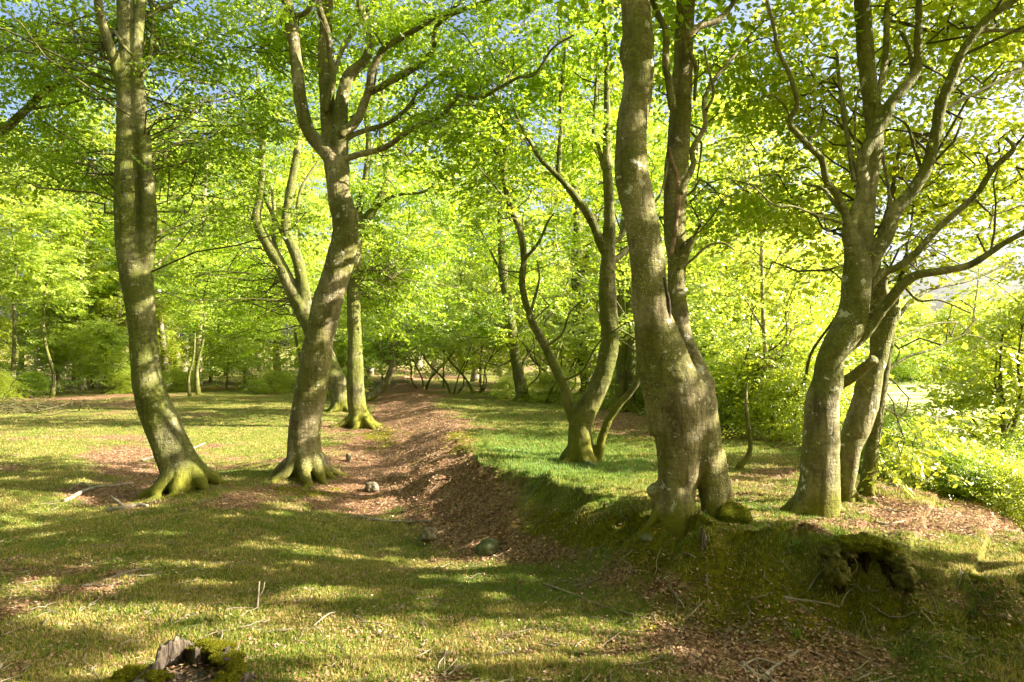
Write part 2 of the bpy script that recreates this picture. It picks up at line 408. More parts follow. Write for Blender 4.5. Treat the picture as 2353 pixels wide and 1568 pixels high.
M['wound'] = simple_material('bare_wood', [(.3, (.14, .085, .05)), (.5, (.30, .19, .12)), (.75, (.45, .33, .24))], 12, bump=.8)
M['turf'] = simple_material('turf_lump', [(.3, (.05, .045, .012)), (.5, (.11, .10, .02)), (.75, (.18, .17, .03))], 14, bump=1.0, dist=.03)
M['moss_blade'] = simple_material('moss_leaf', [(0, (.06, .06, .005)), (.5, (.155, .155, .008)), (1, (.30, .275, .015))], attr='tint', bump=0, transl=.35)
def ground_material():
    m, nt, out = newmat('forest_floor')
    g = N(nt, 'ShaderNodeNewGeometry'); pos = g.outputs['Position']
    a = N(nt, 'ShaderNodeAttribute', attribute_name='green'); mo = N(nt, 'ShaderNodeAttribute', attribute_name='mossy')
    n1 = noise(nt, pos, 3.0, 5, .65); n2 = noise(nt, pos, 22, 4, .7); n3 = noise(nt, pos, 75, 3, .7); n4 = noise(nt, pos, .7, 4, .6)
    vo = N(nt, 'ShaderNodeTexVoronoi', inp={'Scale': 26.0}); L(nt, pos, vo.inputs['Vector'])
    leafc = ramp(nt, vo.outputs['Color'], [(.1, (.13, .065, .032)), (.4, (.25, .135, .075)), (.7, (.37, .22, .13)), (.95, (.50, .34, .22))])
    lit = mixc(nt, ramp(nt, n2, [(.35, (0, 0, 0)), (.6, (1, 1, 1))]), (.085, .05, .028), leafc)
    grn = ramp(nt, n3, [(.3, (.05, .07, .009)), (.5, (.11, .14, .020)), (.7, (.20, .20, .045))])
    grn = mixc(nt, math_(nt, 'MULTIPLY', ramp(nt, n1, [(.42, (0, 0, 0)), (.6, (1, 1, 1))]), .7), grn, (.22, .18, .06))
    mos = ramp(nt, n2, [(.3, (.045, .045, .004)), (.5, (.11, .105, .006)), (.75, (.22, .185, .010))])
    fg = math_(nt, 'ADD', a.outputs['Fac'], math_(nt, 'MULTIPLY', math_(nt, 'SUBTRACT', n2, .5), 1.1))
    c = mixc(nt, ramp(nt, fg, [(.38, (0, 0, 0)), (.62, (1, 1, 1))]), lit, grn)
    fm = math_(nt, 'ADD', mo.outputs['Fac'], math_(nt, 'MULTIPLY', math_(nt, 'SUBTRACT', n1, .5), 1.4))
    c = mixc(nt, ramp(nt, fm, [(.48, (0, 0, 0)), (.66, (1, 1, 1))]), c, mos)
    me_ = N(nt, 'ShaderNodeAttribute', attribute_name='meadow')
    mc = ramp(nt, n4, [(.35, (.14, .22, .05)), (.5, (.30, .32, .12)), (.65, (.50, .45, .33))])
    c = mixc(nt, me_.outputs['Fac'], c, mc)
    b = N(nt, 'ShaderNodeBsdfPrincipled', inp={'Roughness': .95}); b.inputs['Specular IOR Level'].default_value = .1
    L(nt, c, b.inputs['Base Color'])
    hh = math_(nt, 'ADD', math_(nt, 'MULTIPLY', n2, 1.0), math_(nt, 'MULTIPLY', n3, .6))
    bp = N(nt, 'ShaderNodeBump', inp={'Strength': .8, 'Distance': .04}); L(nt, hh, bp.inputs['Height']); L(nt, bp.outputs[0], b.inputs['Normal'])
    L(nt, b.outputs[0], out.inputs[0])
    return m
M['ground'] = ground_material()

# ------------------------------------------------------------------ cover: where turf, leaf litter and moss lie
#            px    py   rx   ry   weight   (+ turf, - dead leaves), read off the place at ground level
COVER = [(1150, 1035, 80, 35, 1.3), (1290, 1045, 170, 45, 1.2), (1420, 1110, 170, 38, 1.2), (1250, 1000, 110, 25, .6), (1250, 945, 130, 22, .8), (600, 1230, 480, 55, .9), (880, 1450, 620, 120, .45), (200, 980, 250, 50, .35),
         (560, 1020, 110, 40, .5), (560, 930, 200, 30, .4), (1800, 1150, 120, 30, .5), (2250, 1290, 160, 70, .6), (1130, 1400, 280, 60, .5), (90, 1180, 160, 60, .4), (2200, 1480, 200, 90, .5), (1850, 1250, 160, 30, .9),
         (925, 930, 60, 45, -1.6), (945, 985, 95, 45, -1.6), (965, 1050, 150, 60, -1.7), (960, 1130, 170, 60, -1.5), (1030, 1200, 160, 40, -1.0), (1200, 1265, 160, 30, -1.0),
         (170, 1330, 200, 50, -.6), (300, 1060, 110, 60, -.9), (280, 1150, 120, 40, -.8), (100, 1420, 220, 60, -.25), (300, 930, 330, 35, -.4), (1680, 1450, 260, 70, -.7), (1450, 1340, 220, 45, -.5), (1950, 1530, 280, 45, -.7),
         (2130, 1205, 260, 42, -1.2), (1720, 1130, 110, 35, -.6), (1390, 965, 130, 40, -.9), (500, 1060, 60, 30, -.4), (700, 985, 90, 30, -.3)]
MOSS = [(1250, 1210, 150, 50, .55), (1480, 1230, 170, 60, .6), (1700, 1290, 180, 60, .5), (1880, 1400, 240, 70, .6), (2250, 1440, 130, 40, .8), (1600, 1210, 150, 25, .5), (870, 1000, 60, 35, .4), (430, 1125, 110, 25, .5), (700, 1130, 90, 20, .4), (1450, 1000, 150, 25, .3), (1060, 1010, 60, 30, .4)]
def project(X, Y, Z):
    Ys = np.maximum(Y, .5)
    return CX + X / Ys * F, HY - (Z - H) / Ys * F
def field(lst, px, py):
    v = np.zeros_like(px)
    for (a, b, rx, ry, w) in lst:
        v += w * np.exp(-(((px - a) / rx) ** 2 + ((py - b) / ry) ** 2))
    return v
def green_at(X, Y, Z):
    px, py = project(X, Y, Z)
    f = np.where(Y > 2.5, field(COVER, px, py), 0)
    g = .66 + .62 * f + .45 * fbm2(X * .7, Y * .95, 51, 4) + .38 * fbm2(X * 2.2, Y * 2.8, 57, 3)
    return np.clip(g, 0, 1)
def moss_at(X, Y, Z):
    px, py = project(X, Y, Z)
    return np.clip(np.where(Y > 2.5, field(MOSS, px, py), 0) + .22 + .35 * fbm2(X * .8 + 4, Y * .8, 61, 3), 0, 1)

# ground sheet: fine near the camera, coarse to the horizon
def axis(a, b, step, far0, far1, n):
    mid = np.arange(a, b, step)
    lo = a - np.geomspace(step, a - far0, n)[::-1]; hi = b + np.geomspace(step, far1 - b, n)
    return np.r_[lo, mid, hi]
xs = axis(-12, 11, .055, -700, 700, 45); ys = axis(3.0, 17, .05, -60, 900, 70)
GX, GY = np.meshgrid(xs, ys)
GZ = terrain(GX, GY)
fin = (np.abs(GX) < 14) & (GY < 20)
nx, ny = len(xs), len(ys)
idx = (np.arange(ny - 1)[:, None] * nx + np.arange(nx - 1)[None, :])
Q = np.stack([idx, idx + 1, idx + nx + 1, idx + nx], -1).reshape(-1, 4)
Gg, Gm = green_at(GX, GY, GZ), moss_at(GX, GY, GZ)
ground = mk('ground', np.stack([GX, GY, GZ], -1).reshape(-1, 3), [(Q, 0, True)], [M['ground']], point_attrs={'green': Gg.ravel(), 'mossy': Gm.ravel(), 'meadow': (sstep(0, 3, GX - 5.0 - .28 * GY) * sstep(13, 17, GY)).ravel()})
tag(ground, 'forest floor of turf, moss and dead leaves with a sunken path and bank', 'ground', kind='structure')

# ------------------------------------------------------------------ sun flecks: gaps in the canopy through which the sun reaches the floor
LIT = [(870, 1460, 600, 85, .85), (480, 1395, 260, 26, .6), (1130, 1500, 300, 40, .4), (250, 1440, 200, 30, .4), (200, 1395, 220, 40, .30), (120, 1290, 110, 26, .55), (430, 1285, 130, 18, .7), (470, 1255, 110, 8, .3), (640, 1228, 40, 7, .6), (1010, 1300, 60, 28, .6), (1220, 1330, 110, 30, .9), (1440, 1440, 190, 60, .8), (1560, 1365, 120, 26, .7), (1390, 1290, 60, 10, .6),
       (960, 1120, 150, 16, 1.0), (960, 1070, 120, 14, .5), (940, 985, 100, 20, .9), (1300, 960, 130, 28, 1.0), (1330, 1050, 220, 26, .9), (1190, 1045, 110, 28, .9), (1110, 1000, 80, 24, .8), (1260, 1085, 110, 20, .8), (1430, 1110, 160, 20, .9), (1260, 1210, 110, 20, .9), (1500, 1175, 90, 14, .5), (2150, 1215, 300, 40, 1.6), (2250, 1320, 160, 50, 1.0), (1720, 1125, 100, 26, 1.0), (1720, 1040, 90, 20, .8),
       (1870, 1228, 140, 18, 1.6), (1860, 1425, 90, 18, 2.2), (2080, 1520, 200, 28, 1.2), (2170, 1390, 90, 16, 2.0), (1330, 1255, 60, 10, 1.0), (2240, 1420, 100, 16, .9), (400, 980, 80, 8, .7), (280, 960, 100, 10, .8), (120, 1040, 130, 10, .7), (290, 1050, 80, 12, .8), (560, 1000, 90, 10, .6), (520, 1060, 80, 8, .6), (330, 1125, 120, 10, .5), (60, 1210, 130, 14, .5), (640, 1150, 90, 8, .5), (700, 1480, 300, 40, .3),
       (760, 1225, 260, 32, -.9), (1120, 1270, 90, 24, -.8), (300, 1200, 220, 22, -.5), (150, 1335, 130, 12, -.5), (650, 1335, 160, 14, -.6), (1100, 1385, 100, 12, -.8), (780, 1400, 150, 10, -.5), (330, 1370, 140, 8, -.4), (1060, 1470, 260, 9, -.4), (560, 1490, 200, 9, -.4), (250, 1470, 200, 9, -.4), (1280, 1530, 240, 14, -.5),
       (1900, 1350, 320, 70, -2.2), (2150, 1470, 320, 55, -1.9), (1650, 1290, 230, 45, -1.4), (1480, 1240, 130, 35, -1.2), (1650, 1230, 130, 20, -.8), (300, 960, 330, 40, -.25), (250, 1150, 260, 60, -.25), (1150, 1130, 110, 40, -.5), (1730, 1400, 90, 40, -.7), (1300, 1170, 120, 26, -.9), (1700, 1530, 160, 30, -.6), (1500, 1310, 200, 14, -.7)]
LX = np.arange(-24, 16, .1); LY = np.arange(.5, 26, .1)
_lx, _ly = np.meshgrid(LX, LY); LZ = terrain(_lx, _ly)
def terr_fast(X, Y):
    i = np.clip(((X - LX[0]) / .1).astype(int), 0, len(LX) - 1); j = np.clip(((Y - LY[0]) / .1).astype(int), 0, len(LY) - 1)
    return LZ[j, i]
TAN = math.tan(SUN_EL)
#        px    py    Y     rv   ru  weight: sunlit places on the trunks
TRUNK_LIT = [(330, 604, 11.45, .16, .4, 2.2), (345, 690, 11.45, .14, .4, 2.2), (345, 815, 11.45, .07, .4, 1.9), (345, 872, 11.45, .13, .4, 2.2), (400, 1000, 11.45, .30, .4, 1.9), (450, 1075, 11.45, .2, .4, 2.2), (330, 430, 11.45, .10, .4, 2), (330, 350, 11.45, .07, .4, 2), (320, 280, 11.45, .06, .4, 1.8),
             (775, 590, 12.15, .12, .4, 2), (760, 640, 12.15, .10, .4, 2), (750, 690, 12.15, .10, .4, 2.1), (735, 770, 12.15, .18, .4, 2.1), (725, 890, 12.15, .12, .4, 1.9), (705, 990, 12.15, .26, .4, 2), (720, 1070, 12.15, .2, .4, 1.9), (780, 430, 12.15, .25, .4, 2), (740, 340, 12.15, .22, .4, 2.1), (700, 260, 12.15, .3, .4, 1.9), (675, 100, 12.15, .3, .4, 1.8), (815, 300, 11.9, .2, .4, 1.9),
             (1475, 380, 6.65, 0.158, .35, 2.2), (1490, 250, 6.65, 0.115, .35, 2.1), (1495, 480, 6.65, 0.144, .35, 2.1), (1520, 590, 6.65, 0.13, .35, 2.2), (1540, 715, 6.65, 0.26, .35, 2.4), (1570, 850, 6.65, 0.20, .35, 2.4), (1610, 900, 6.65, 0.072, .35, 2), (1630, 980, 6.65, 0.058, .35, 2.2), (1615, 1090, 6.65, 0.094, .35, 2.1), (1590, 1000, 6.65, 0.036, .35, 2), (1570, 560, 6.65, 0.180, .35, 2), (1560, 450, 6.65, 0.144, .35, 2), (1565, 100, 6.65, 0.180, .35, 1.8),
             (1928, 1110, 7.2, .35, .35, 2.5), (1925, 950, 7.2, .2, .35, 2.3), (1930, 830, 7.2, .12, .35, 2.2), (1972, 1050, 7.75, .42, .4, 2.6), (2005, 900, 7.75, .28, .4, 2.4), (2025, 800, 7.75, .2, .4, 2.2), (2000, 500, 7.2, .2, .3, 1.9), (2010, 180, 7.2, .2, .3, 1.9), (2150, 280, 7.2, .2, .3, 2), (2230, 110, 7.2, .25, .3, 2.3), (1985, 740, 7.2, .12, .3, 2),
             (1330, 900, 11, .2, .4, 2), (1400, 820, 11, .25, .4, 2), (1330, 1000, 11, .10, .4, 2), (1265, 830, 11.4, .2, .4, 2.1), (815, 900, 19.5, .3, .6, 2.1), (815, 780, 19.5, .25, .6, 2), (790, 920, 24, .4, .6, 2.2), (690, 700, 24, .4, .6, 2.2)]
TRUNK_LIT += [(1550, 950, 6.65, 1.3, .42, -1.5), (1490, 420, 6.65, 1.5, .42, -1.5), (1895, 1080, 7.2, .9, .35, -1.0), (1960, 600, 7.2, 1.6, .35, -1.0), (345, 650, 11.45, 3.6, .45, -1.1), (735, 700, 12.15, 3.6, .45, -1.1), (1380, 850, 10.9, 2.2, .4, -.8)]
_TS = []
for (a, b, Y0, rv, ru, w_) in TRUNK_LIT:
    q_ = at(a, b, Y0); _TS.append((q_[1] - q_[0] * S[1] / S[0], q_[2] - q_[0] * S[2] / S[0], rv, ru, w_))
def lit_at(p):
    """does the ray of sun through p end in a sun fleck on the floor"""
    zg = .95
    for _ in range(6):
        t = (p[:, 2] - zg) / S[2]
        X = p[:, 0] - t * S[0]; Y = p[:, 1] - t * S[1]
        zg = .4 * zg + .6 * terr_fast(X, Y)
    px, py = project(X, Y, zg)
    u_ = p[:, 1] - p[:, 0] * S[1] / S[0]; v_ = p[:, 2] - p[:, 0] * S[2] / S[0]
    tf = 0
    for (a, b, rv, ru, w_) in _TS: tf = tf + w_ * np.exp(-((u_ - a) / ru) ** 2 - ((v_ - b) / rv) ** 4)
    f = np.where(Y > 2.5, field(LIT, px, py), 0)
    n = fbm2(X * 1.35 + .15 * Y, Y * 3.4, 71, 3) * 1.9 - .40 + .45 * noise2(X * 2.6, Y * 7, 77) + .35 * noise2(X * 4.6 + .7 * Y, Y * 11, 79)
    fc = np.clip(f, -1.2, 1.1)
    return (fc * 1.25 + n * (1 - .38 * np.minimum(1, np.abs(fc))) + 1.7 * tf) > 0

# ------------------------------------------------------------------ foliage
def spray_template(rs, n=26, flat=.02):
    """a flat beech spray: leaves set alternately along a forked twig; x along the twig, 1 unit long"""
    out = []
    for i in range(n):
        if i < n * .45:
            t = .12 + .88 * i / (n * .45); s = 1 if i % 2 else -1
            c = np.array([t, s * .075, 0]); ang = s * rs.uniform(.5, 1.0)
        else:
            k = rs.integers(0, 4); b = .2 + .2 * k; s = 1 if k % 2 else -1
            u = rs.uniform(.12, .55) * (1.15 - b)
            c = np.array([b + u * .72, s * (u * .72 + .03), 0]); c += np.array([-s * 0, rs.uniform(-.07, .07), 0]); ang = s * .78 + rs.uniform(-.7, .7)
        c[2] = rs.normal(0, flat) - .10 * c[0] ** 2
        l = rs.uniform(.095, .135); w = l * rs.uniform(.55, .68)
        d = np.array([cos(ang), sin(ang), rs.normal(-.15, .28)]); d /= np.linalg.norm(d)
        side = np.cross(np.array([0, 0, 1.0]), d); side /= np.linalg.norm(side)
        rl = rs.normal(0, .55); up = np.cross(d, side); side = side * cos(rl) + up * sin(rl)
        a = c - d * l * .5; b_ = c + d * l * .5; m = c + d * l * .02 - up * .012
        out.append(np.stack([a, m + side * w * .5, b_, m - side * w * .5]))
    return np.array(out)
TRS = np.random.default_rng(5)
TEMPL = [spray_template(TRS) for _ in range(7)]

def spray_leaves(anchor, az, pitch, roll, size, rs, leaf_scale=1.0):
    """-> leaf quads (m,4,3)"""
    K = len(anchor); which = rs.integers(0, len(TEMPL), K)
    ca, sa, cp, sp, cr, sr = np.cos(az), np.sin(az), np.cos(pitch), np.sin(pitch), np.cos(roll), np.sin(roll)
    X = np.stack([ca * cp, sa * cp, sp], -1); Yv = np.stack([-sa, ca, 0 * sa], -1); Zv = np.cross(X, Yv)
    Y2 = Yv * cr[:, None] + Zv * sr[:, None]; Z2 = np.cross(X, Y2)
    R = np.stack([X, Y2, Z2], -1)                     # columns
    out = []; ids = []
    for k, T in enumerate(TEMPL):
        s = which == k
        if not s.any(): continue
        TT = T
        if leaf_scale != 1.0:
            c = T.mean(1, keepdims=True); TT = c + (T - c) * leaf_scale
        P_ = np.einsum('kij,lvj->klvi', R[s], TT) * size[s][:, None, None, None] + anchor[s][:, None, None, :]
        out.append(P_.reshape(-1, 4, 3)); ids.append(np.repeat(np.nonzero(s)[0], len(T)))
    return np.vstack(out), np.concatenate(ids)

def branchlets(skel, targets, rs, r0=.013, n=10, sag=.10):
    """curved thin branches from the skeleton to the targets (K,3) -> (K,n,4)"""
    if len(skel) > 4000: skel = skel[:: len(skel) // 4000 + 1]
    K = len(targets)
    start = np.empty((K, 3)); rr = np.empty(K)
    for i in range(K):
        d = skel[:, :3] - targets[i]
        dh2 = d[:, 0] ** 2 + d[:, 1] ** 2
        cost = (dh2 + 1.5 * (d[:, 2] + .4 * np.sqrt(dh2)) ** 2 + .3) * rs.uniform(.35, 1.9, len(skel))
        j = cost.argmin(); start[i] = skel[j, :3]; rr[i] = skel[j, 3]
    t = np.linspace(0, 1, n)[None, :, None]
    d = targets - start; Ln = np.linalg.norm(d, axis=1)
    c = start[:, None, :] + d[:, None, :] * t
    bow = rs.normal(0, .14, (K, 3)); bow[:, 2] = rs.uniform(-.02, .16, K)
    c += np.sin(t * pi) * bow[:, None, :] * Ln[:, None, None]
    wob = np.cumsum(rs.normal(0, 1, (K, n, 3)), axis=1); wob -= wob[:, :1]; wob -= wob[:, -1:] * t
    c += wob * (.050 * Ln)[:, None, None]
    r = np.minimum(r0 * (.45 + .2 * Ln), rr * .6 + .003)[:, None] * (1 - .85 * t[..., 0]) + .0022
    return np.concatenate([c, r[..., None]], -1)

def foliage_from(bl, rs, per=10, size=(.55, .95), spread=.28, leaf_scale=1.0, start=.2, want_id=False):
    """sprays set along branchlets (K,n,4)"""
    K, n, _ = bl.shape
    k = np.repeat(np.arange(K), per); m = len(k)
    t = start + (1 - start) * rs.uniform(0, 1, m) ** .8
    f = t * (n - 1); i = np.minimum(f.astype(int), n - 2); u = (f - i)[:, None]
    p = bl[k, i, :3] * (1 - u) + bl[k, i + 1, :3] * u
    tan = bl[k, i + 1, :3] - bl[k, i, :3]
    az = np.arctan2(tan[:, 1], tan[:, 0]) + rs.choice([-1, 1], m) * rs.uniform(.15, 1.15, m)
    p = p + np.stack([rs.normal(0, spread, m), rs.normal(0, spread, m), rs.normal(0, spread * .35, m)], -1)
    Lf, sid = spray_leaves(p, az, rs.normal(-.12, .28, m), rs.normal(0, .38, m), rs.uniform(*size, m), rs, leaf_scale)
    return (Lf, k[sid]) if want_id else Lf

def leaf_mesh(name, Lq, mat, rs, parent, origin, tint_shift=0.0):
    m = len(Lq)
    V = Lq.reshape(-1, 3)
    Q = np.arange(m * 4).reshape(-1, 4)
    c = Lq.mean(1)
    tint = np.clip(.5 + tint_shift + .20 * rs.normal(0, 1, m) + .28 * noise3(c[:, 0] * .9, c[:, 1] * .9, c[:, 2] * .9, 91), 0, 1)
    return mk(name, V, [(Q, 0, False)], [mat], parent, origin, attrs={'tint': tint})

N_LEAVES = 0
SKEL = {}
def hero_tree(name, label, base, stems, limbs=(), extras=(), roots=6, root_len=1.0, mat='bark', leafmat='leaf', blobs=(), lump=.10, voxel=.022, group=None, Y=None,
              seed=1, leaf_scale=1.0, root_r=None, per=10, tint=0.0, root_angles=None, moss=None):
    """base: pixel of the foot on the floor. stems/limbs: lists of (px, py, width_px[, depth offset])"""
    global N_LEAVES
    rs = np.random.default_rng(seed)
    b = ground_at(*base) if Y is None else np.array([(base[0] - CX) / F * Y, Y, gz((base[0] - CX) / F * Y, Y)])
    Yb = b[1]
    root = empty(name, b, label, 'tree', group)
    def conv(path, end_dy=0.0):
        out = []
        n = len(path)
        for i, p in enumerate(path):
            dy = p[3] if len(p) > 3 else end_dy * (i / max(1, n - 1)) ** 1.3
            yy = Yb + dy
            out.append([*at(p[0], p[1], yy), p[2] / 2 / F * yy])
        return np.array(out)
    g = Geo(); skel = []
    for i, s in enumerate(stems):
        dy = 0
        if isinstance(s, tuple): s, dy = s
        pts = conv(s, dy)
        if i == 0:      # carry the foot into the ground
            foot = pts[0].copy(); foot[2] = min(foot[2], b[2]) - .25; foot[3] *= 1.02
            pts = np.vstack([foot, pts])
        q = tube(g, pts, seg=18, lump=lump, seed=seed + i * 3, step=.07)
        skel.append(q[len(q) // 3:] if i == 0 else q)
    # roots
    p0 = conv(stems[0] if not isinstance(stems[0], tuple) else stems[0][0])[0]
    R = p0[3] if root_r is None else root_r
    angs = root_angles if root_angles is not None else [2 * pi * (k + rs.uniform(-.3, .3)) / max(1, roots) for k in range(roots)]
    for a in angs:
        ln = root_len * R * rs.uniform(1.1, 1.9) + R
        pts = []
        for t, h, rr in ((.15, .66 + rs.uniform(-.1, .3), .34), (.45, .36, .36), (.74, .13, .30), (1.0, .0, .20), (1.35, -.10, .10)):
            x = p0[0] + cos(a + .25 * t * rs.uniform(-1, 1)) * ln * t * .8; y = p0[1] + sin(a) * ln * t * .8
            z = (gz(x, y) if t > .5 else b[2]) + h * R * 2.1
            pts.append([x, y, z, rr * R])
        tube(g, np.array(pts), seg=10, lump=.12, seed=seed + int(a * 10), step=.06)
    V, Qd = g.get()
    mt = M[mat]
    tr = mk('trunk', V, [(Qd, 0, True)], [mt], root, b)
    rm = tr.modifiers.new('blend', 'REMESH'); rm.mode = 'VOXEL'; rm.voxel_size = voxel; rm.use_smooth_shade = True
    sm = tr.modifiers.new('soften', 'SMOOTH'); sm.iterations = 5; sm.factor = .5
    # fine lumps on the bark
    tx = bpy.data.textures.new('bark_lumps', 'CLOUDS'); tx.noise_scale = .16; tx.noise_depth = 3
    dm = tr.modifiers.new('lumps', 'DISPLACE'); dm.texture = tx; dm.strength = .018; dm.mid_level = .5; dm.texture_coords = 'GLOBAL'
    for i, s in enumerate(limbs):
        dy = 0
        if isinstance(s, tuple): s, dy = s
        pts = conv(s, dy)
        g2 = Geo()
        q = tube(g2, pts, seg=10, lump=.10, seed=seed + 50 + i, wiggle=.5, step=max(.04, pts[:, 3].mean() * .9))
        if pts[0, 3] > .03 or len(skel) < 2: skel.append(q)
        # side twigs along the limb
        V2, Q2 = g2.get()
        mk('branch', V2, [(Q2, 0, True)], [mt], root, b)
    for nm, pth, mm in extras:
        g3 = Geo(); tube(g3, conv(pth), seg=8, lump=.35, seed=seed + 90, wiggle=1.2, step=.03)
        V3, Q3 = g3.get(); mk(nm, V3, [(Q3, 0, True)], [M[mm]], root, b)
    skel = np.vstack(skel); SKEL[name] = skel
    allL = []; allB = []
    for bl in blobs:
        px, py, dy, rx, ry, rz, K = bl[:7]; pp = bl[7] if len(bl) > 7 else per; ls = bl[8] if len(bl) > 8 else leaf_scale
        c = at(px, py, Yb + dy)
        d = rs.normal(0, 1, (K, 3)); d /= np.linalg.norm(d, axis=1)[:, None]; d *= rs.uniform(0, 1, K)[:, None] ** .42
        tg = c + d * np.array([rx, ry, rz])
        tg[:, 2] = np.maximum(tg[:, 2], terrain(tg[:, 0], tg[:, 1]) + .35)
        B_ = branchlets(skel, tg, rs)
        Lf, kid = foliage_from(B_, rs, per=pp, leaf_scale=ls, want_id=True)
        cen = Lf.mean(1); gone = lit_at(cen) & (cen[:, 1] < 24)
        frac = np.bincount(kid, weights=~gone, minlength=K) / np.maximum(1, np.bincount(kid, minlength=K))
        ok = frac > .45
        if not ok.any(): continue
        allB.append(B_[ok]); allL.append(Lf[~gone & ok[kid]])
    if allL:
        Lq = np.vstack(allL)
        N_LEAVES += len(Lq)
        leaf_mesh('crown', Lq, M[leafmat], rs, root, b, tint)
        BV, BQ = tubes_batch(np.vstack(allB), 4)
        mk('twigs', BV, [(BQ, 0, True)], [M['twig']], root, b)
    return root

# ------------------------------------------------------------------ the beeches of the clearing
# T1, left
hero_tree('beech_tree', 'left leaning green-stained beech that forks into two upright stems above a mossy rooted foot', (428, 1112),
    [[(428, 1106, 92), (412, 1068, 86), (388, 1015, 80), (362, 950, 74), (345, 900, 68), (334, 840, 62), (328, 778, 58), (322, 700, 62), (313, 640, 70), (300, 580, 62), (294, 504, 57), (293, 403, 53), (293, 302, 46), (290, 202, 40), (292, 110, 36), (288, 0, 36), (285, -180, 30), (270, -420, 22), (265, -700, 8)],
     [(322, 660, 34), (335, 590, 38), (343, 504, 34), (338, 403, 30), (328, 302, 33), (316, 202, 30), (315, 100, 26), (326, 0, 22), (345, -150, 18), (360, -400, 12), (380, -650, 5)],
     ([(288, 235, 24), (268, 160, 24), (248, 95, 22), (232, 40, 20), (218, -30, 18), (180, -150, 14), (120, -330, 7)], -.9)],
    [([(250, 110, 9), (262, 75, 9), (285, 110, 8), (305, 128, 5)], -.3), ([(318, 200, 10), (345, 120, 9), (352, 40, 8), (340, -40, 6)], .6),
     ([(335, 350, 5), (370, 355, 4), (388, 390, 4), (384, 470, 3)], .5), ([(300, 60, 9), (420, -10, 8), (560, -90, 5)], .8)],
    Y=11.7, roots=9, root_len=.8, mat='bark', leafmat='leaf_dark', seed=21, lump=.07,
    blobs=[(100, 130, 1.6, 1.6, 1.6, 1.2, 28), (470, 160, 2.2, 1.9, 1.6, 1.5, 34), (500, 400, 2.0, 1.2, 1.5, .9, 16), (90, 380, 1.6, 1.2, 1.6, .6, 12), (300, 60, 3.0, 1.6, 1, .8, 10), (640, 280, 1.5, 1.0, 1.4, .8, 12), (300, -420, 0, 4.2, 4.2, 1.9, 50, 9, 1.35)])

# T2, the twisted one beside it
hero_tree('beech_tree', 'twisted beech with a rib-folded leaning trunk and long limbs reaching over the sunken path', (702, 1112),
    [[(702, 1110, 84), (698, 1060, 78), (702, 979, 71), (718, 878, 71), (736, 778, 65), (750, 706, 71), (776, 620, 66), (791, 554, 62), (790, 504, 56), (776, 454, 46), (772, 403, 44), (762, 366, 38), (733, 333, 32), (707, 297, 30), (692, 242, 28), (686, 191, 27), (678, 126, 27), (671, 65, 27), (660, 0, 25), (640, -140, 21), (610, -380, 12), (590, -600, 5)],
     ([(790, 520, 40), (776, 440, 44), (764, 380, 38), (756, 300, 36), (750, 200, 32), (746, 120, 30), (753, 0, 28), (760, -160, 22), (750, -420, 12)], .45),
     ([(792, 520, 40), (786, 440, 36), (784, 328, 34), (784, 245, 30), (800, 178, 27), (836, 141, 22), (852, 101, 20), (846, 65, 19), (832, 30, 19), (827, 0, 18), (840, -160, 14), (870, -380, 7)], .15),
     [(775, 610, 30), (808, 560, 24), (815, 505, 20), (806, 470, 14), (804, 455, 9)]],
    [([(785, 320, 26), (803, 295, 24), (820, 270, 22), (837, 237, 20), (850, 202, 18), (857, 166, 17), (872, 131, 16), (887, 108, 15), (933, 81, 14), (968, 62, 12), (1000, 40, 10), (1050, 10, 8), (1120, -60, 5)], -.6),
     ([(850, 207, 16), (890, 192, 15), (918, 176, 15), (963, 146, 15), (993, 116, 14), (998, 76, 13), (1018, 45, 12), (1064, 20, 11), (1119, 0, 10), (1190, -40, 7), (1260, -90, 4)], -1.3),
     ([(775, 372, 16), (802, 362, 15), (867, 343, 13), (918, 318, 12), (958, 292, 11), (1019, 262, 10), (1054, 222, 9), (1104, 227, 8), (1150, 202, 8), (1190, 179, 7), (1230, 171, 6), (1271, 111, 6), (1320, 80, 4)], -2.2),
     ([(788, 325, 13), (810, 312, 12), (857, 297, 11), (898, 282, 10), (943, 242, 9), (958, 212, 8), (993, 186, 8), (1044, 151, 7), (1069, 131, 6), (1135, 116, 5), (1170, 76, 5), (1215, 50, 3)], 1.0),
     ([(752, 260, 14), (765, 170, 15), (752, 80, 14), (735, 20, 14), (725, -60, 10)], -.4), ([(765, 180, 10), (790, 110, 10), (822, 60, 8), (870, -20, 6)], .5),
     ([(675, 40, 14), (700, 30, 13), (715, 5, 12), (735, -50, 8)], -.3), ([(806, 270, 7), (835, 250, 6), (858, 200, 5), (870, 120, 4)], .4)],
    Y=12.45, roots=8, root_len=.8, mat='bark_warm', leafmat='leaf', seed=22, lump=.09,
    blobs=[(620, 90, 1.0, 1.4, 2, 1.0, 26), (900, 50, .3, 1.7, 2.2, .8, 30), (1130, 150, -.2, 1.5, 2, 1.0, 22), (1010, 300, 1.2, 1.3, 1.8, .7, 22), (760, 60, 1.5, 1.2, .9, .8, 16), (1230, 60, -1.0, 1.4, 1.6, .8, 13), (900, -380, 0, 4.4, 4.2, 1.8, 46, 9, 1.3)])

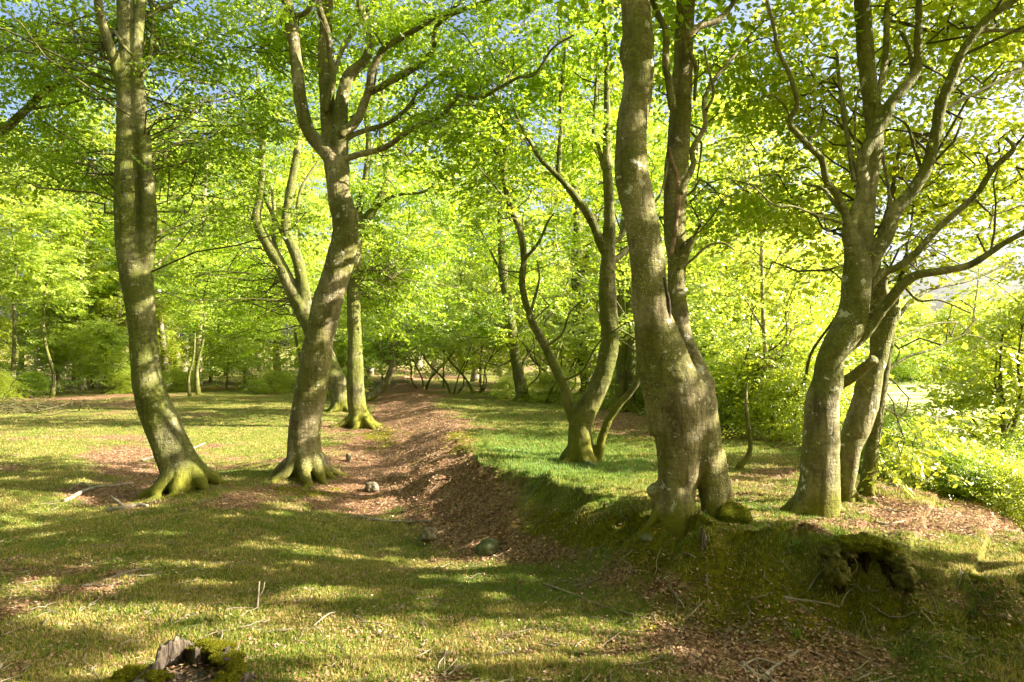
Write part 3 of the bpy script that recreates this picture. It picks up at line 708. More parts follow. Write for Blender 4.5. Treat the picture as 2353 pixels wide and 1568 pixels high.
# T3, hollow beech behind it, stems leaning left
hero_tree('beech_tree', 'old hollow-footed beech behind the twisted one, its twin stems leaning left', (783, 945),
    [[(784, 944, 46), (778, 900, 46), (760, 850, 44), (735, 790, 44), (705, 731, 44), (668, 660, 32), (641, 605, 28), (610, 554, 25), (590, 504, 22), (597, 454, 18), (604, 378, 16), (600, 280, 12), (590, 150, 7)],
     [(712, 745, 34), (701, 690, 30), (686, 605, 26), (671, 564, 24), (656, 524, 22), (664, 454, 20), (675, 393, 18), (684, 330, 15), (690, 240, 10), (700, 120, 6)]],
    [([(662, 560, 10), (640, 520, 9), (615, 470, 8), (603, 445, 6)], .3), ([(640, 600, 12), (628, 540, 11), (632, 490, 9), (625, 430, 7)], .6), ([(680, 480, 9), (700, 420, 7), (730, 370, 5)], .5)],
    roots=6, root_len=.6, mat='bark', leafmat='leaf', seed=23, voxel=.035, leaf_scale=1.15,
    blobs=[(560, 250, 0, 2.8, 3, 2.2, 44), (480, 520, 1.5, 2.6, 3, 1.2, 26), (610, 650, 2.5, 2.2, 2.5, 1.1, 24), (540, 770, 3, 2.6, 2.5, .9, 26), (420, 660, 3, 2.0, 2.4, 1.0, 16), (730, 180, .5, 2.2, 2, 1.6, 22)])

# T4, slender beech right of the twisted one
hero_tree('beech_tree', 'straight slender beech just right of the twisted one, with a mossy flared foot', (826, 985),
    [[(826, 983, 52), (822, 950, 44), (817, 880, 38), (815, 778, 33), (812, 700, 32), (815, 620, 32), (820, 545, 28), (842, 504, 21), (866, 469, 20), (881, 438, 19), (890, 403, 17), (883, 363, 14), (876, 300, 12), (880, 200, 8), (890, 60, 5)],
     [(817, 560, 20), (824, 490, 17), (840, 413, 16), (847, 328, 14), (842, 260, 11), (850, 120, 6)]],
    [([(888, 410, 12), (905, 390, 11), (925, 365, 9), (950, 330, 5)], .5), ([(860, 480, 10), (910, 450, 8), (975, 440, 6), (1010, 405, 4)], -.8), ([(815, 640, 6), (850, 620, 5), (900, 640, 3)], -.5)],
    roots=7, root_len=1.0, mat='bark_mossy', leafmat='leaf', seed=24, voxel=.03, leaf_scale=1.1,
    blobs=[(900, 440, .3, 1.8, 2.2, 1.5, 34), (950, 610, 1.5, 2.2, 2.4, 1.1, 34), (920, 740, 2.2, 1.8, 2.2, .8, 24), (1010, 520, .6, 1.4, 2, 1.0, 20), (830, 230, 1, 2.4, 2.2, 1.5, 26)])

# T5, bent little tree at the head of the path
hero_tree('bent_beech', 'small bent beech leaning right over the head of the sunken path', (849, 922),
    [[(849, 920, 22), (862, 905, 20), (880, 888, 19), (896, 862, 18), (903, 825, 16), (899, 800, 13), (893, 760, 8), (900, 700, 5)]],
    [([(902, 830, 8), (915, 815, 7), (908, 795, 5)], .2), ([(900, 840, 8), (880, 818, 7), (872, 795, 6), (880, 780, 4)], -.2), ([(898, 806, 6), (930, 770, 4), (960, 750, 3)], .4)],
    roots=4, root_len=.7, mat='bark_warm', leafmat='leaf', seed=25, voxel=.03, leaf_scale=1.3,
    blobs=[(930, 740, 1.0, 2.6, 2.5, 1.2, 26), (870, 790, 1, 1.8, 2, .6, 12)])

# T7, dark trunk on the bank
hero_tree('beech_tree', 'dark straight beech trunk with a pale-spotted mossy foot on the far bank', (1200, 922),
    [[(1201, 920, 28), (1192, 868, 26), (1182, 803, 24), (1177, 760, 23), (1167, 700, 22), (1157, 630, 21), (1152, 544, 17), (1148, 440, 12), (1152, 330, 8), (1150, 200, 4)]],
    [([(1182, 810, 7), (1165, 790, 7), (1160, 755, 6), (1172, 740, 5), (1170, 700, 4)], -.5), ([(1212, 920, 10), (1208, 885, 9), (1200, 850, 8), (1222, 800, 7), (1240, 760, 5), (1275, 720, 4)], .6), ([(1157, 640, 6), (1120, 560, 5), (1090, 500, 3)], .6), ([(1185, 820, 5), (1150, 840, 4), (1110, 830, 3)], -.8)],
    roots=6, root_len=.9, mat='bark', leafmat='leaf', seed=26, voxel=.035, leaf_scale=1.25,
    blobs=[(1140, 520, 1.0, 2.6, 2.8, 2.0, 36), (1090, 720, 0, 2.2, 2.8, 1.0, 22), (1230, 640, 1, 1.6, 2.0, 1.0, 14), (1080, 560, 2, 2, 2, 1.2, 16)])

# T9, many-stemmed beech with a moss-covered foot on the bank
hero_tree('beech_tree', 'many-stemmed beech with a bright moss-covered foot on top of the grassy bank', (1337, 1064),
    [[(1336, 1062, 74), (1334, 1030, 62), (1333, 985, 54), (1346, 945, 52), (1370, 900, 48), (1394, 828, 44), (1402, 778, 40), (1397, 700, 40), (1396, 630, 38), (1400, 554, 30), (1400, 479, 25), (1395, 378, 22), (1395, 302, 18), (1394, 212, 14), (1393, 126, 11), (1385, 0, 8), (1380, -200, 4)],
     ([(1322, 975, 24), (1310, 945, 24), (1296, 888, 23), (1274, 843, 22), (1247, 785, 20), (1219, 731, 18), (1200, 655, 16), (1204, 590, 16), (1194, 529, 15), (1170, 469, 13), (1158, 403, 12), (1164, 328, 11), (1151, 282, 9), (1138, 230, 7), (1120, 150, 4)], .7),
     ([(1360, 1062, 26), (1376, 1045, 20), (1382, 1010, 19), (1400, 964, 18), (1424, 928, 18), (1450, 900, 16), (1468, 870, 13), (1480, 820, 9)], -.35),
     ([(1398, 590, 24), (1380, 559, 22), (1355, 499, 20), (1320, 449, 18), (1279, 403, 14), (1244, 368, 12), (1219, 328, 11), (1194, 282, 9), (1178, 235, 6), (1160, 160, 4)], -.6)],
    [([(1282, 405, 11), (1288, 328, 10), (1288, 252, 9), (1294, 176, 7), (1300, 90, 4)], -.2), ([(1390, 390, 11), (1376, 340, 10), (1365, 305, 9), (1370, 230, 8), (1373, 150, 5)], .4), ([(1405, 560, 11), (1425, 545, 10), (1436, 520, 9), (1438, 470, 6)], .3),
     ([(1410, 605, 16), (1428, 588, 14), (1448, 570, 12), (1470, 530, 8)], .5), ([(1204, 600, 9), (1235, 560, 7), (1260, 510, 5), (1275, 490, 3)], -.5), ([(1215, 735, 8), (1228, 690, 7), (1240, 640, 5), (1236, 600, 4)], .5), ([(1250, 800, 6), (1290, 770, 5), (1310, 720, 4), (1340, 690, 3)], -.4), ([(1170, 470, 6), (1130, 420, 5), (1095, 380, 3)], -.3),
     ([(1290, 880, 5), (1340, 850, 5), (1375, 790, 4), (1440, 740, 3)], -.6)],
    roots=7, root_len=.5, mat='bark_mossy', leafmat='leaf', seed=27, lump=.10,
    blobs=[(1140, 380, .6, 1.1, 1.6, .9, 18), (1260, 230, .6, 1.3, 1.8, 1.2, 20), (1420, 90, 1.0, 1.4, 2, .9, 22), (1330, 560, 2, 1.1, 1.5, .8, 12), (1100, 250, 1.8, 1.2, 1.6, .9, 18), (1300, 380, 1.8, 1.2, 1.5, .8, 14), (1360, -400, 0, 3.8, 4, 1.8, 46, 9, 1.3)])

# T10-T12 stand behind it
hero_tree('beech_tree', 'mossy beech trunk half hidden behind the stems of the moss-footed one', (1350, 905),
    [[(1352, 900, 36), (1345, 850, 32), (1332, 790, 30), (1328, 700, 30), (1325, 600, 28), (1328, 500, 22), (1320, 380, 16), (1326, 240, 9)], [(1326, 650, 18), (1345, 600, 16), (1368, 540, 11), (1385, 470, 7)]],
    [([(1330, 780, 7), (1370, 740, 6), (1390, 700, 4)], .4)], roots=5, root_len=.7, mat='bark', leafmat='leaf_yellow', seed=28, voxel=.035, leaf_scale=1.2,
    blobs=[(1330, 380, 1, 2.4, 2.6, 2.2, 36), (1290, 640, 2, 1.6, 2, 1.0, 14)])
hero_tree('beech_tree', 'slim mossy beech trunk standing left of the split-footed beech, first of a pair', (1426, 945),
    [[(1426, 943, 28), (1426, 880, 24), (1428, 780, 22), (1425, 680, 20), (1427, 560, 16), (1440, 420, 11), (1436, 240, 6)]],
    [([(1427, 700, 7), (1400, 650, 5), (1385, 590, 3)], .4)], roots=5, root_len=.7, mat='bark_mossy', leafmat='leaf', seed=29, voxel=.035, leaf_scale=1.2,
    blobs=[(1450, 320, 1, 2.0, 2.4, 2.0, 30), (1470, 640, 1, 1.4, 2, 1, 12)])
hero_tree('beech_tree', 'slim mossy beech trunk close beside the split-footed beech, second of the pair', (1446, 948),
    [[(1446, 946, 26), (1449, 880, 22), (1450, 780, 20), (1447, 680, 19), (1445, 560, 15), (1458, 420, 10), (1462, 260, 5)]],
    [([(1448, 760, 6), (1470, 720, 5), (1490, 660, 3)], .4)], roots=5, root_len=.7, mat='bark_mossy', leafmat='leaf', seed=30, voxel=.035, leaf_scale=1.2,
    blobs=[(1530, 420, 1.5, 2.0, 2.4, 1.6, 26), (1440, 860, .6, .8, 1, .5, 5)])

# T13, the big split-footed beech right of the middle
hero_tree('beech_tree', 'large grey beech with a split foot, a thick leaning stem and a slimmer broken-barked stem', (1575, 1222),
    [[(1557, 1222, 90, -.05), (1557, 1180, 84, -.05), (1556, 1120, 84), (1564, 1070, 100), (1562, 979, 118), (1556, 900, 128), (1540, 850, 110), (1520, 790, 96), (1502, 740, 88), (1495, 706, 82), (1488, 605, 80), (1474, 504, 78), (1454, 403, 80), (1452, 302, 70), (1466, 202, 70), (1467, 116, 73), (1464, 50, 68), (1461, 0, 65), (1455, -140, 54), (1430, -380, 34), (1410, -650, 12)],
     ([(1646, 1222, 64), (1639, 1160, 58), (1634, 1110, 58), (1622, 1050, 84), (1610, 970, 84), (1612, 900, 64), (1600, 850, 48, .14), (1580, 800, 42, .26), (1566, 756, 42, .36), (1553, 655, 42, .5), (1557, 600, 46, .55), (1553, 554, 50, .6), (1551, 504, 52, .65), (1553, 403, 54, .7), (1560, 302, 52, .75), (1566, 202, 46, .8), (1572, 101, 43, .85), (1576, 0, 43, .9), (1590, -150, 34, 1), (1610, -400, 18, 1.1), (1620, -600, 7, 1.2)], 0),
     [(1600, 960, 60), (1618, 905, 44), (1628, 882, 32), (1634, 872, 22)],
     [(1558, 612, 34, .5), (1566, 597, 30, .48), (1580, 570, 22, .42), (1594, 548, 12, .38)], [(1452, 150, 48), (1443, 118, 44), (1452, 88, 44)],
     ([(1640, 1040, 50), (1654, 1100, 46), (1668, 1150, 42), (1684, 1195, 36), (1702, 1225, 24)], .2),
     ([(1500, 1120, 40), (1516, 1150, 36), (1514, 1195, 40), (1500, 1230, 34)], .2),
     ([(1512, 1000, 40), (1500, 900, 50), (1486, 840, 46), (1476, 780, 36), (1470, 720, 26)], .1)],
    [([(1550, 250, 20), (1538, 190, 18), (1529, 151, 17), (1534, 76, 15), (1515, 35, 14), (1501, 0, 13), (1480, -90, 9)], .4), ([(1578, 85, 18), (1610, 58, 15), (1652, 42, 14), (1680, 15, 12), (1700, -20, 10), (1760, -110, 6)], .3),
     ([(1562, 445, 16), (1580, 410, 15), (1594, 378, 14), (1592, 343, 13), (1622, 292, 12), (1620, 232, 11), (1647, 176, 9), (1693, 121, 7), (1728, 76, 5)], .5),
     ([(1560, 620, 9), (1585, 602, 7), (1627, 564, 6), (1662, 559, 5), (1688, 575, 4)], .3), ([(1625, 255, 7), (1640, 215, 6), (1625, 150, 6), (1618, 110, 4)], .2), ([(1500, 470, 6), (1520, 440, 6), (1540, 360, 5)], .7), ([(1585, 120, 9), (1600, 160, 9), (1598, 230, 8)], .2)],
    extras=[('bark_wound', [(1542, 340, 5, .62), (1551, 400, 9, .57), (1557, 470, 9, .52), (1554, 535, 11, .47), (1546, 585, 14, .43)], 'wound'), ('bark_scar', [(1530, 640, 5, -.13), (1537, 690, 9, -.12), (1535, 730, 8, -.13), (1531, 765, 5, -.14)], 'rot'), ('bark_scar', [(1588, 905, 5, -.16), (1580, 960, 6, -.2), (1590, 1010, 6, -.19), (1596, 1060, 8, -.15)], 'rot')],
    Y=6.9, roots=0, root_angles=[3.2, 2.5], root_r=.16, root_len=.8, mat='bark_warm', leafmat='leaf', seed=31, lump=.06, voxel=.016, leaf_scale=.85, per=12,
    blobs=[(1680, 120, 1.4, .9, 1.2, .7, 11), (1700, 380, 2.0, .9, 1.2, .9, 8), (1540, 60, 1.6, .8, 1, .5, 5), (1560, -480, 0, 3.2, 3, 1.6, 56, 10, 1.25), (1500, -850, 0, 2.8, 2.6, 1.4, 36, 10, 1.4)])

# T14, right hand beech
hero_tree('beech_tree', 'spreading beech on the right with many winding limbs, its trunk sunlit down one edge', (1878, 1206),
    [[(1874, 1204, 98), (1879, 1160, 94), (1883, 1115, 88), (1886, 1030, 82), (1890, 929, 76), (1902, 878, 68), (1908, 828, 60), (1928, 788, 68), (1950, 752, 72), (1963, 706, 66), (1968, 640, 64), (1970, 600, 60), (1958, 560, 40), (1950, 527, 29), (1962, 492, 29), (1980, 454, 28), (1981, 403, 28), (1982, 363, 27), (2006, 312, 26), (2036, 272, 25), (2046, 237, 23), (2077, 202, 22), (2106, 166, 20), (2109, 101, 17), (2112, 0, 15), (2120, -150, 11), (2150, -380, 5)],
     [(1880, 1070, 56), (1862, 1120, 56), (1843, 1170, 50), (1822, 1205, 38), (1802, 1222, 20)],
     ([(1985, 640, 44), (1987, 554, 40), (1992, 479, 37), (2001, 403, 36), (2010, 328, 37), (2001, 227, 38), (1991, 151, 37), (1986, 76, 36), (1981, 0, 35), (1970, -160, 28), (1960, -420, 14), (1950, -640, 5)], .25),
     ([(1990, 630, 40), (2010, 585, 36), (2036, 544, 34), (2052, 494, 32), (2097, 438, 29), (2130, 383, 28), (2151, 302, 26), (2162, 242, 25), (2188, 176, 22), (2213, 116, 20), (2253, 60, 19), (2293, 25, 18), (2339, -4, 17), (2420, -70, 13), (2540, -180, 6)], -.5)],
    [([(1954, 545, 20), (1945, 490, 18), (1925, 440, 17), (1903, 415, 16), (1890, 363, 15), (1870, 343, 14), (1842, 312, 14), (1816, 280, 13), (1832, 240, 12), (1815, 176, 11), (1789, 116, 10), (1779, 60, 9), (1764, 0, 8), (1750, -90, 5)], -.9),
     ([(1945, 500, 9), (1915, 465, 9), (1890, 435, 8), (1845, 423, 6)], .5), ([(1945, 518, 6), (1910, 505, 6), (1875, 494, 5), (1820, 474, 5), (1779, 472, 5), (1729, 428, 4), (1678, 413, 3)], -.7),
     ([(1966, 420, 13), (1956, 370, 12), (1941, 282, 11), (1931, 186, 9), (1925, 120, 7)], .4), ([(2008, 240, 15), (2021, 207, 15), (2036, 126, 14), (2041, 20, 13), (2045, -80, 9)], .6),
     ([(1998, 655, 18), (2030, 622, 17), (2056, 617, 17), (2102, 588, 16), (2152, 532, 15), (2193, 494, 14), (2243, 449, 13), (2283, 388, 13), (2322, 352, 13), (2330, 335, 10), (2314, 318, 7)], -1.0),
     ([(1940, 800, 30), (1981, 771, 29), (2018, 724, 27), (2045, 690, 25), (2067, 660, 22), (2102, 636, 19), (2157, 624, 18), (2223, 610, 16), (2268, 586, 14), (2309, 559, 13), (2360, 530, 12), (2440, 470, 7)], -.8),
     ([(2100, 180, 11), (2088, 120, 10), (2070, 80, 9)], .3), ([(2048, 494, 9), (2040, 430, 8), (2026, 350, 7), (2022, 290, 5)], .2), ([(2120, 400, 8), (2100, 340, 7), (2085, 290, 6), (2050, 265, 4)], -.2), ([(1981, 395, 7), (1968, 340, 6), (1966, 260, 5), (1972, 200, 4)], .1),
     ([(1855, 322, 7), (1880, 300, 6), (1892, 265, 5), (1888, 240, 4)], .2), ([(1820, 280, 6), (1800, 240, 5), (1770, 220, 4), (1740, 235, 3)], -.3), ([(2210, 125, 10), (2250, 78, 9), (2330, 72, 8), (2400, 80, 5)], .4), ([(2075, 655, 7), (2110, 690, 5), (2160, 690, 4), (2230, 720, 3)], -.3), ([(2130, 380, 5), (2170, 330, 4), (2230, 310, 3)], .4)],
    Y=7.4, roots=5, root_angles=[2.9, 3.6, .3], root_len=.55, mat='bark_grey', leafmat='leaf_yellow', seed=32, lump=.05, voxel=.016, leaf_scale=.85, per=13,
    blobs=[(1850, 230, 1.2, 1.1, 1.2, 1.0, 14), (2080, 90, 1.6, 1.2, 1.3, .7, 16), (2270, 330, 1.0, .9, 1.2, .9, 16), (2300, 620, .8, .8, 1.2, .5, 12), (1780, 470, 1.6, .9, 1.2, .7, 9), (2250, 100, 1.7, .9, 1.2, .6, 10), (2000, 350, 2.0, .9, 1, .7, 8), (2130, -430, 0, 3.2, 3.2, 1.5, 56, 10, 1.25), (2000, -800, 0, 2.8, 2.6, 1.4, 36, 10, 1.4), (2750, -150, 0, 1.8, 2.2, 1.1, 30, 10, 1.3)])

# T15, the pale second trunk leaning right from behind T14
hero_tree('beech_tree', 'pale sunlit beech trunk with knots and broken tops rising behind the right hand beech', (1950, 1190),
    [[(1950, 1190, 44), (1944, 1130, 34), (1946, 1080, 44), (1950, 1030, 54), (1968, 985, 60), (1988, 929, 62), (1998, 878, 56), (2018, 828, 42), (2032, 778, 36), (2042, 745, 32), (2054, 720, 30), (2058, 704, 18)],
     ([(2010, 850, 24), (2012, 790, 24), (2012, 740, 24), (2012, 680, 24), (2013, 610, 22), (2025, 540, 16), (2050, 440, 10), (2070, 300, 5)], .3),
     ([(1925, 885, 26), (1950, 872, 25), (1980, 850, 24), (2010, 825, 24)], -.35),
     [(1990, 945, 28), (2012, 925, 18), (2020, 915, 12)], [(1944, 1110, 26), (1952, 1150, 26), (1966, 1190, 24), (1984, 1222, 14)], [(2018, 720, 22), (2034, 690, 22), (2030, 655, 17), (2040, 625, 14), (2050, 612, 8)]],
    [([(2032, 778, 11), (2065, 730, 10), (2100, 690, 9), (2160, 660, 8), (2240, 640, 6), (2330, 600, 4)], .5), ([(2040, 790, 7), (2080, 770, 6), (2140, 745, 5), (2200, 740, 3)], .6)],
    Y=8.0, roots=4, root_angles=[5.9, .4], root_len=.7, mat='bark_grey', leafmat='leaf_yellow', seed=33, lump=.10, voxel=.016,
    blobs=[(2150, 640, .8, 1.0, 1.2, .6, 18), (2250, 480, 1.0, .9, 1.2, .8, 16), (2100, 480, 2, .9, 1, .8, 10)])
hero_tree('beech_tree', 'shadowed beech trunk wrapped in low leaves right behind the pale knotty one', (1992, 1138),
    [[(1992, 1136, 38), (1998, 1080, 34), (2006, 1020, 30), (2018, 950, 26), (2032, 860, 24), (2045, 780, 20), (2060, 680, 15), (2090, 540, 9), (2110, 360, 5)]],
    [([(2032, 860, 9), (2080, 820, 7), (2150, 800, 5), (2230, 760, 3)], .4)], roots=5, root_len=.6, mat='bark', leafmat='leaf_yellow', seed=34, voxel=.03,
    blobs=[(2110, 720, .8, 1.4, 1.4, 1.0, 22), (2060, 1060, .4, .6, .6, .35, 10), (2200, 800, 1.2, 1.2, 1.4, .5, 14)])

# saplings and thin trees of the middle distance
hero_tree('sapling', 'dead leafless crooked sapling bent at its foot between the two big right hand beeches', (1700, 1078),
    [[(1699, 1077, 16), (1708, 1062, 14), (1720, 1045, 12), (1724, 1014, 10), (1716, 954, 10), (1714, 899, 7), (1716, 880, 4)]],
    [([(1722, 985, 4), (1745, 1000, 3), (1760, 1020, 2)], -.2), ([(1716, 930, 4), (1735, 915, 3), (1752, 890, 2)], .2)], roots=2, root_len=.5, mat='bark', seed=35, voxel=.012, lump=.03)
hero_tree('young_beech', 'thin pale crooked young beech among yellow-green leaves right of the split-footed beech', (1779, 1000),
    [[(1779, 998, 14), (1780, 950, 12), (1779, 904, 11), (1765, 863, 11), (1757, 790, 10), (1752, 680, 9), (1750, 554, 7), (1745, 430, 4)]],
    [([(1762, 840, 5), (1800, 800, 4), (1830, 740, 3)], .5), ([(1755, 760, 5), (1720, 700, 4), (1690, 660, 3)], .4), ([(1752, 650, 4), (1790, 590, 3), (1830, 560, 2)], .4)], roots=3, root_len=.6, mat='bark_pale', leafmat='leaf_yellow', seed=36, voxel=.02, leaf_scale=1.15,
    blobs=[(1750, 640, .6, 1.5, 1.8, 1.4, 32), (1820, 820, .8, 1.1, 1.5, .8, 18), (1700, 860, .6, 1.0, 1.5, .7, 16), (1800, 480, 1, 1.5, 1.6, 1.0, 20), (1830, 940, .6, .9, 1.2, .5, 14), (1680, 960, .3, .7, .9, .35, 10)])
hero_tree('young_beech', 'short dark beech trunk with spreading low boughs behind the yellow-green leaves', (1679, 955),
    [[(1679, 953, 20), (1680, 900, 17), (1682, 850, 15), (1676, 780, 12), (1668, 690, 9), (1672, 560, 5)]],
    [([(1680, 885, 7), (1660, 865, 6), (1640, 870, 4)], .3), ([(1682, 860, 7), (1715, 830, 6), (1750, 820, 4)], .4)], roots=3, root_len=.6, mat='bark', leafmat='leaf', seed=37, voxel=.03, leaf_scale=1.2,
    blobs=[(1680, 700, .8, 1.8, 2, 1.5, 30), (1660, 880, .8, 1.2, 1.4, .7, 16), (1740, 960, 0, 1.0, 1, .4, 12), (1640, 540, 1, 1.8, 2, 1.2, 20)])
hero_tree('young_beech', 'small forked beech rising from leafy scrub at the right edge of the clearing', (2292, 1128),
    [[(2290, 1126, 30), (2298, 1085, 22), (2306, 1040, 17), (2308, 1004, 14), (2302, 929, 11), (2298, 853, 8), (2304, 760, 5)], [(2306, 1030, 12), (2330, 975, 10), (2345, 900, 9), (2340, 830, 7), (2352, 740, 4)], [(2300, 1090, 12), (2280, 1060, 9), (2262, 1020, 6), (2240, 1000, 4)]],
    [([(2308, 990, 6), (2330, 960, 5), (2360, 945, 3)], .3), ([(2303, 930, 5), (2285, 880, 4), (2290, 830, 3)], -.2)], roots=4, root_len=.5, mat='bark', leafmat='leaf_yellow', seed=38, voxel=.02, leaf_scale=1.1,
    blobs=[(2300, 840, .4, .9, 1.1, .9, 22), (2230, 900, .3, .7, 1.0, .35, 8), (2345, 1000, .2, .5, .8, .4, 8), (2240, 1090, -.1, 1.1, .9, .30, 18), (2120, 1110, .2, .9, .8, .25, 14), (2330, 700, .6, 1, 1.2, .8, 14)])
# the tree outside the left edge whose bough crosses the sky, and the ones outside the right edge that shade the floor
hero_tree('beech_tree', 'long dark bough of a beech at the left edge reaching up against the sky', (-260, 1075),
    [[(-260, 1073, 100), (-265, 900, 84), (-255, 700, 78), (-230, 520, 70), (-210, 360, 58), (-200, 150, 44), (-190, -150, 30), (-180, -500, 10)], [(-215, 400, 34), (-110, 345, 28), (0, 302, 21), (50, 262, 19), (101, 212, 17), (140, 184, 14), (150, 150, 12), (165, 60, 9), (185, -60, 5)]],
    [([(60, 255, 8), (120, 245, 6), (190, 230, 4)], .5), ([(101, 212, 7), (80, 150, 6), (85, 80, 4)], .4), ([(-60, 325, 8), (-30, 230, 6), (0, 120, 4)], -.4)],
    roots=6, root_len=.7, mat='bark', leafmat='leaf_dark', seed=39, voxel=.03,
    blobs=[(40, 90, 0, 1.5, 1.8, 1.0, 26), (60, 330, .4, 1.3, 1.6, .8, 18), (-300, -200, 0, 4, 4, 2.5, 50, 10, 1.4)])
for i, (X_, Y_, hz) in enumerate([(9.7, 4.0, 7.2), (10.6, 11.4, 8.4), (12.6, 5.3, 9.4)]):  # the last one is added, out of view, to block sun from the trunks
    px = CX + X_ / Y_ * F
    k = F / Y_
    zb = gz(X_, Y_)
    py = lambda z: HY - (z - H) * k
    hero_tree('beech_tree', ['sun-side beech at the open wood edge nearest the viewer', 'sun-side beech at the open wood edge beyond the leafy scrub', 'unseen sun-side beech added farthest out to shade the trunks'][i], (px, py(zb)),
        [[(px, py(zb), .55 * k), (px + .1 * k, py(zb + 1.5), .45 * k), (px - .1 * k, py(zb + 3.5), .42 * k), (px - .3 * k, py(zb + 6), .32 * k), (px, py(zb + 9), .2 * k), (px + .2 * k, py(zb + 12), .08 * k)],
         ([(px - .1 * k, py(zb + 3), .26 * k), (px - .9 * k, py(zb + 5), .2 * k), (px - 1.8 * k, py(zb + 7), .12 * k), (px - 2.4 * k, py(zb + 9), .05 * k)], -1.0),
         ([(px, py(zb + 3.8), .24 * k), (px + 1.0 * k, py(zb + 6), .18 * k), (px + 1.9 * k, py(zb + 8), .08 * k)], .9)],
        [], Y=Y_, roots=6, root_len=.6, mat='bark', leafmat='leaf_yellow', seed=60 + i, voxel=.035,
        blobs=[(px, py(zb + hz - 1.8), 0, 3.4, 3.0, 1.6, 80, 12, 1.3), (px, py(zb + hz + 1.4), 0, 3.2, 2.8, 1.8, 70, 11, 1.4), (px + .4 * k, py(zb + hz - 3.6), 0, 3.0, 2.8, 1.0, 60, 13, 1.3)] + ([(px - 2.2 * k, py(4.2), .5, 1.2, 2.2, 1.2, 26)] if i == 1 else []))
print('hero leaves', N_LEAVES)

# ------------------------------------------------------------------ the wood behind: a few grown kinds, copied one by one
def wood_tree(name, label, cat, group, height, r, z0, cr, K, per, ls, bark, leafm, seed, lean=.4, stems=1, size=(.7, 1.2), profile='tall', seg=8, tint=0.0):
    rs = np.random.default_rng(seed)
    root = empty(name, (0, 0, 0), label, cat, group)
    g = Geo(); skel = []
    for s in range(stems):
        n = 8; z = np.linspace(-.3, height * (1 if s == 0 else .8), n)
        w = np.cumsum(rs.normal(0, lean * .35, (n, 2)), axis=0); w -= w[:1]
        if stems > 1:
            a = 2 * pi * s / stems + rs.uniform(-.4, .4); w += np.outer(np.linspace(0, 1, n) ** .8, [cos(a), sin(a)]) * cr * .55
        p = np.column_stack([w, z, r * (1 - .86 * np.linspace(0, 1, n)) * (1 if s == 0 else .75)]); p[0, 3] *= 1.5
        q = tube(g, p, seg=seg, lump=.06, seed=seed + s, step=.3 if r > .08 else .2)
        skel.append(q[int(len(q) * .12):])
    skel0 = np.vstack(skel)
    d = rs.uniform(0, 1, K)
    zt = z0 + (height * 1.03 - z0) * d
    if profile == 'tall': rad = cr * (.45 + .9 * np.sin(pi * np.clip(d * .85 + .12, 0, 1)) ** .8)
    elif profile == 'layer': rad = cr * (1 - .72 * d); zt = np.round(zt / .42) * .42 + rs.normal(0, .06, K)
    else: rad = cr * np.sqrt(np.maximum(.05, 1 - d ** 2))
    az = rs.uniform(0, 2 * pi, K); rr = rad * rs.uniform(.12, 1, K) ** .55
    tg = np.stack([np.cos(az) * rr, np.sin(az) * rr, zt], -1)
    B_ = branchlets(skel0, tg, rs, r0=.012 if r > .08 else .007)
    Lq = foliage_from(B_, rs, per=per, size=size, spread=.34, leaf_scale=ls, start=.3)
    V, Qd = g.get()
    mk('trunk', V, [(Qd, 0, True)], [M[bark]], root, (0, 0, 0))
    leaf_mesh('crown', Lq, M[leafm], rs, root, (0, 0, 0), tint)
    BV, BQ = tubes_batch(B_, 3)
    mk('twigs', BV, [(BQ, 0, True)], [M['twig']], root, (0, 0, 0))
    return root

G_FAR = 'pale-trunked trees of the wood beyond the clearing'
G_LAY = 'young beeches with flat leaf layers along the wood edge'
G_SCR = 'leafy scrub bushes along the edge of the clearing'
KIND = {}
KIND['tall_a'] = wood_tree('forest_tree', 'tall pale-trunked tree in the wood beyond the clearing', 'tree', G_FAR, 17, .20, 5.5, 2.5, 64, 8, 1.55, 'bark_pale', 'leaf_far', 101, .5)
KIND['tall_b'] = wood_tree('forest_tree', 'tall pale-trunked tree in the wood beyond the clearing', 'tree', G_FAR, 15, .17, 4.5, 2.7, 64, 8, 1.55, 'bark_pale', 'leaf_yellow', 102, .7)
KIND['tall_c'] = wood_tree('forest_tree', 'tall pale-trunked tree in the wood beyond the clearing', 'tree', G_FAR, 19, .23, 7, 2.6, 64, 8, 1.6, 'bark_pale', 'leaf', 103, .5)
KIND['slim_a'] = wood_tree('forest_tree', 'slim dark-stemmed tree standing at the front of the wood left of the clearing', 'tree', 'slim trees at the front of the left wood', 11, .105, 5.0, 1.8, 44, 8, 1.5, 'bark', 'leaf_far', 111, .45)
KIND['layer_a'] = wood_tree('layered_beech', 'young beech with flat spreading leaf layers at the wood edge', 'tree', G_LAY, 5.2, .055, 1.1, 2.3, 84, 9, 1.2, 'bark', 'leaf_far', 104, .15, profile='layer', size=(.6, 1.0))
KIND['layer_b'] = wood_tree('layered_beech', 'young beech with flat spreading leaf layers at the wood edge', 'tree', G_LAY, 6.5, .07, 1.3, 2.6, 100, 9, 1.2, 'bark', 'leaf_yellow', 105, .2, profile='layer', size=(.6, 1.0))
KIND['layer_c'] = wood_tree('layered_beech', 'young beech with flat spreading leaf layers at the wood edge', 'tree', G_LAY, 4.2, .05, .8, 2.0, 70, 9, 1.2, 'bark', 'leaf_far', 106, .15, profile='layer', size=(.6, 1.0))
KIND['scrub_a'] = wood_tree('scrub_bush', 'low leafy beech scrub at the edge of the clearing', 'bush', G_SCR, 1.5, .03, .12, 1.25, 90, 10, .85, 'bark', 'leaf_yellow', 107, .2, stems=5, profile='dome', size=(.4, .7), seg=6)
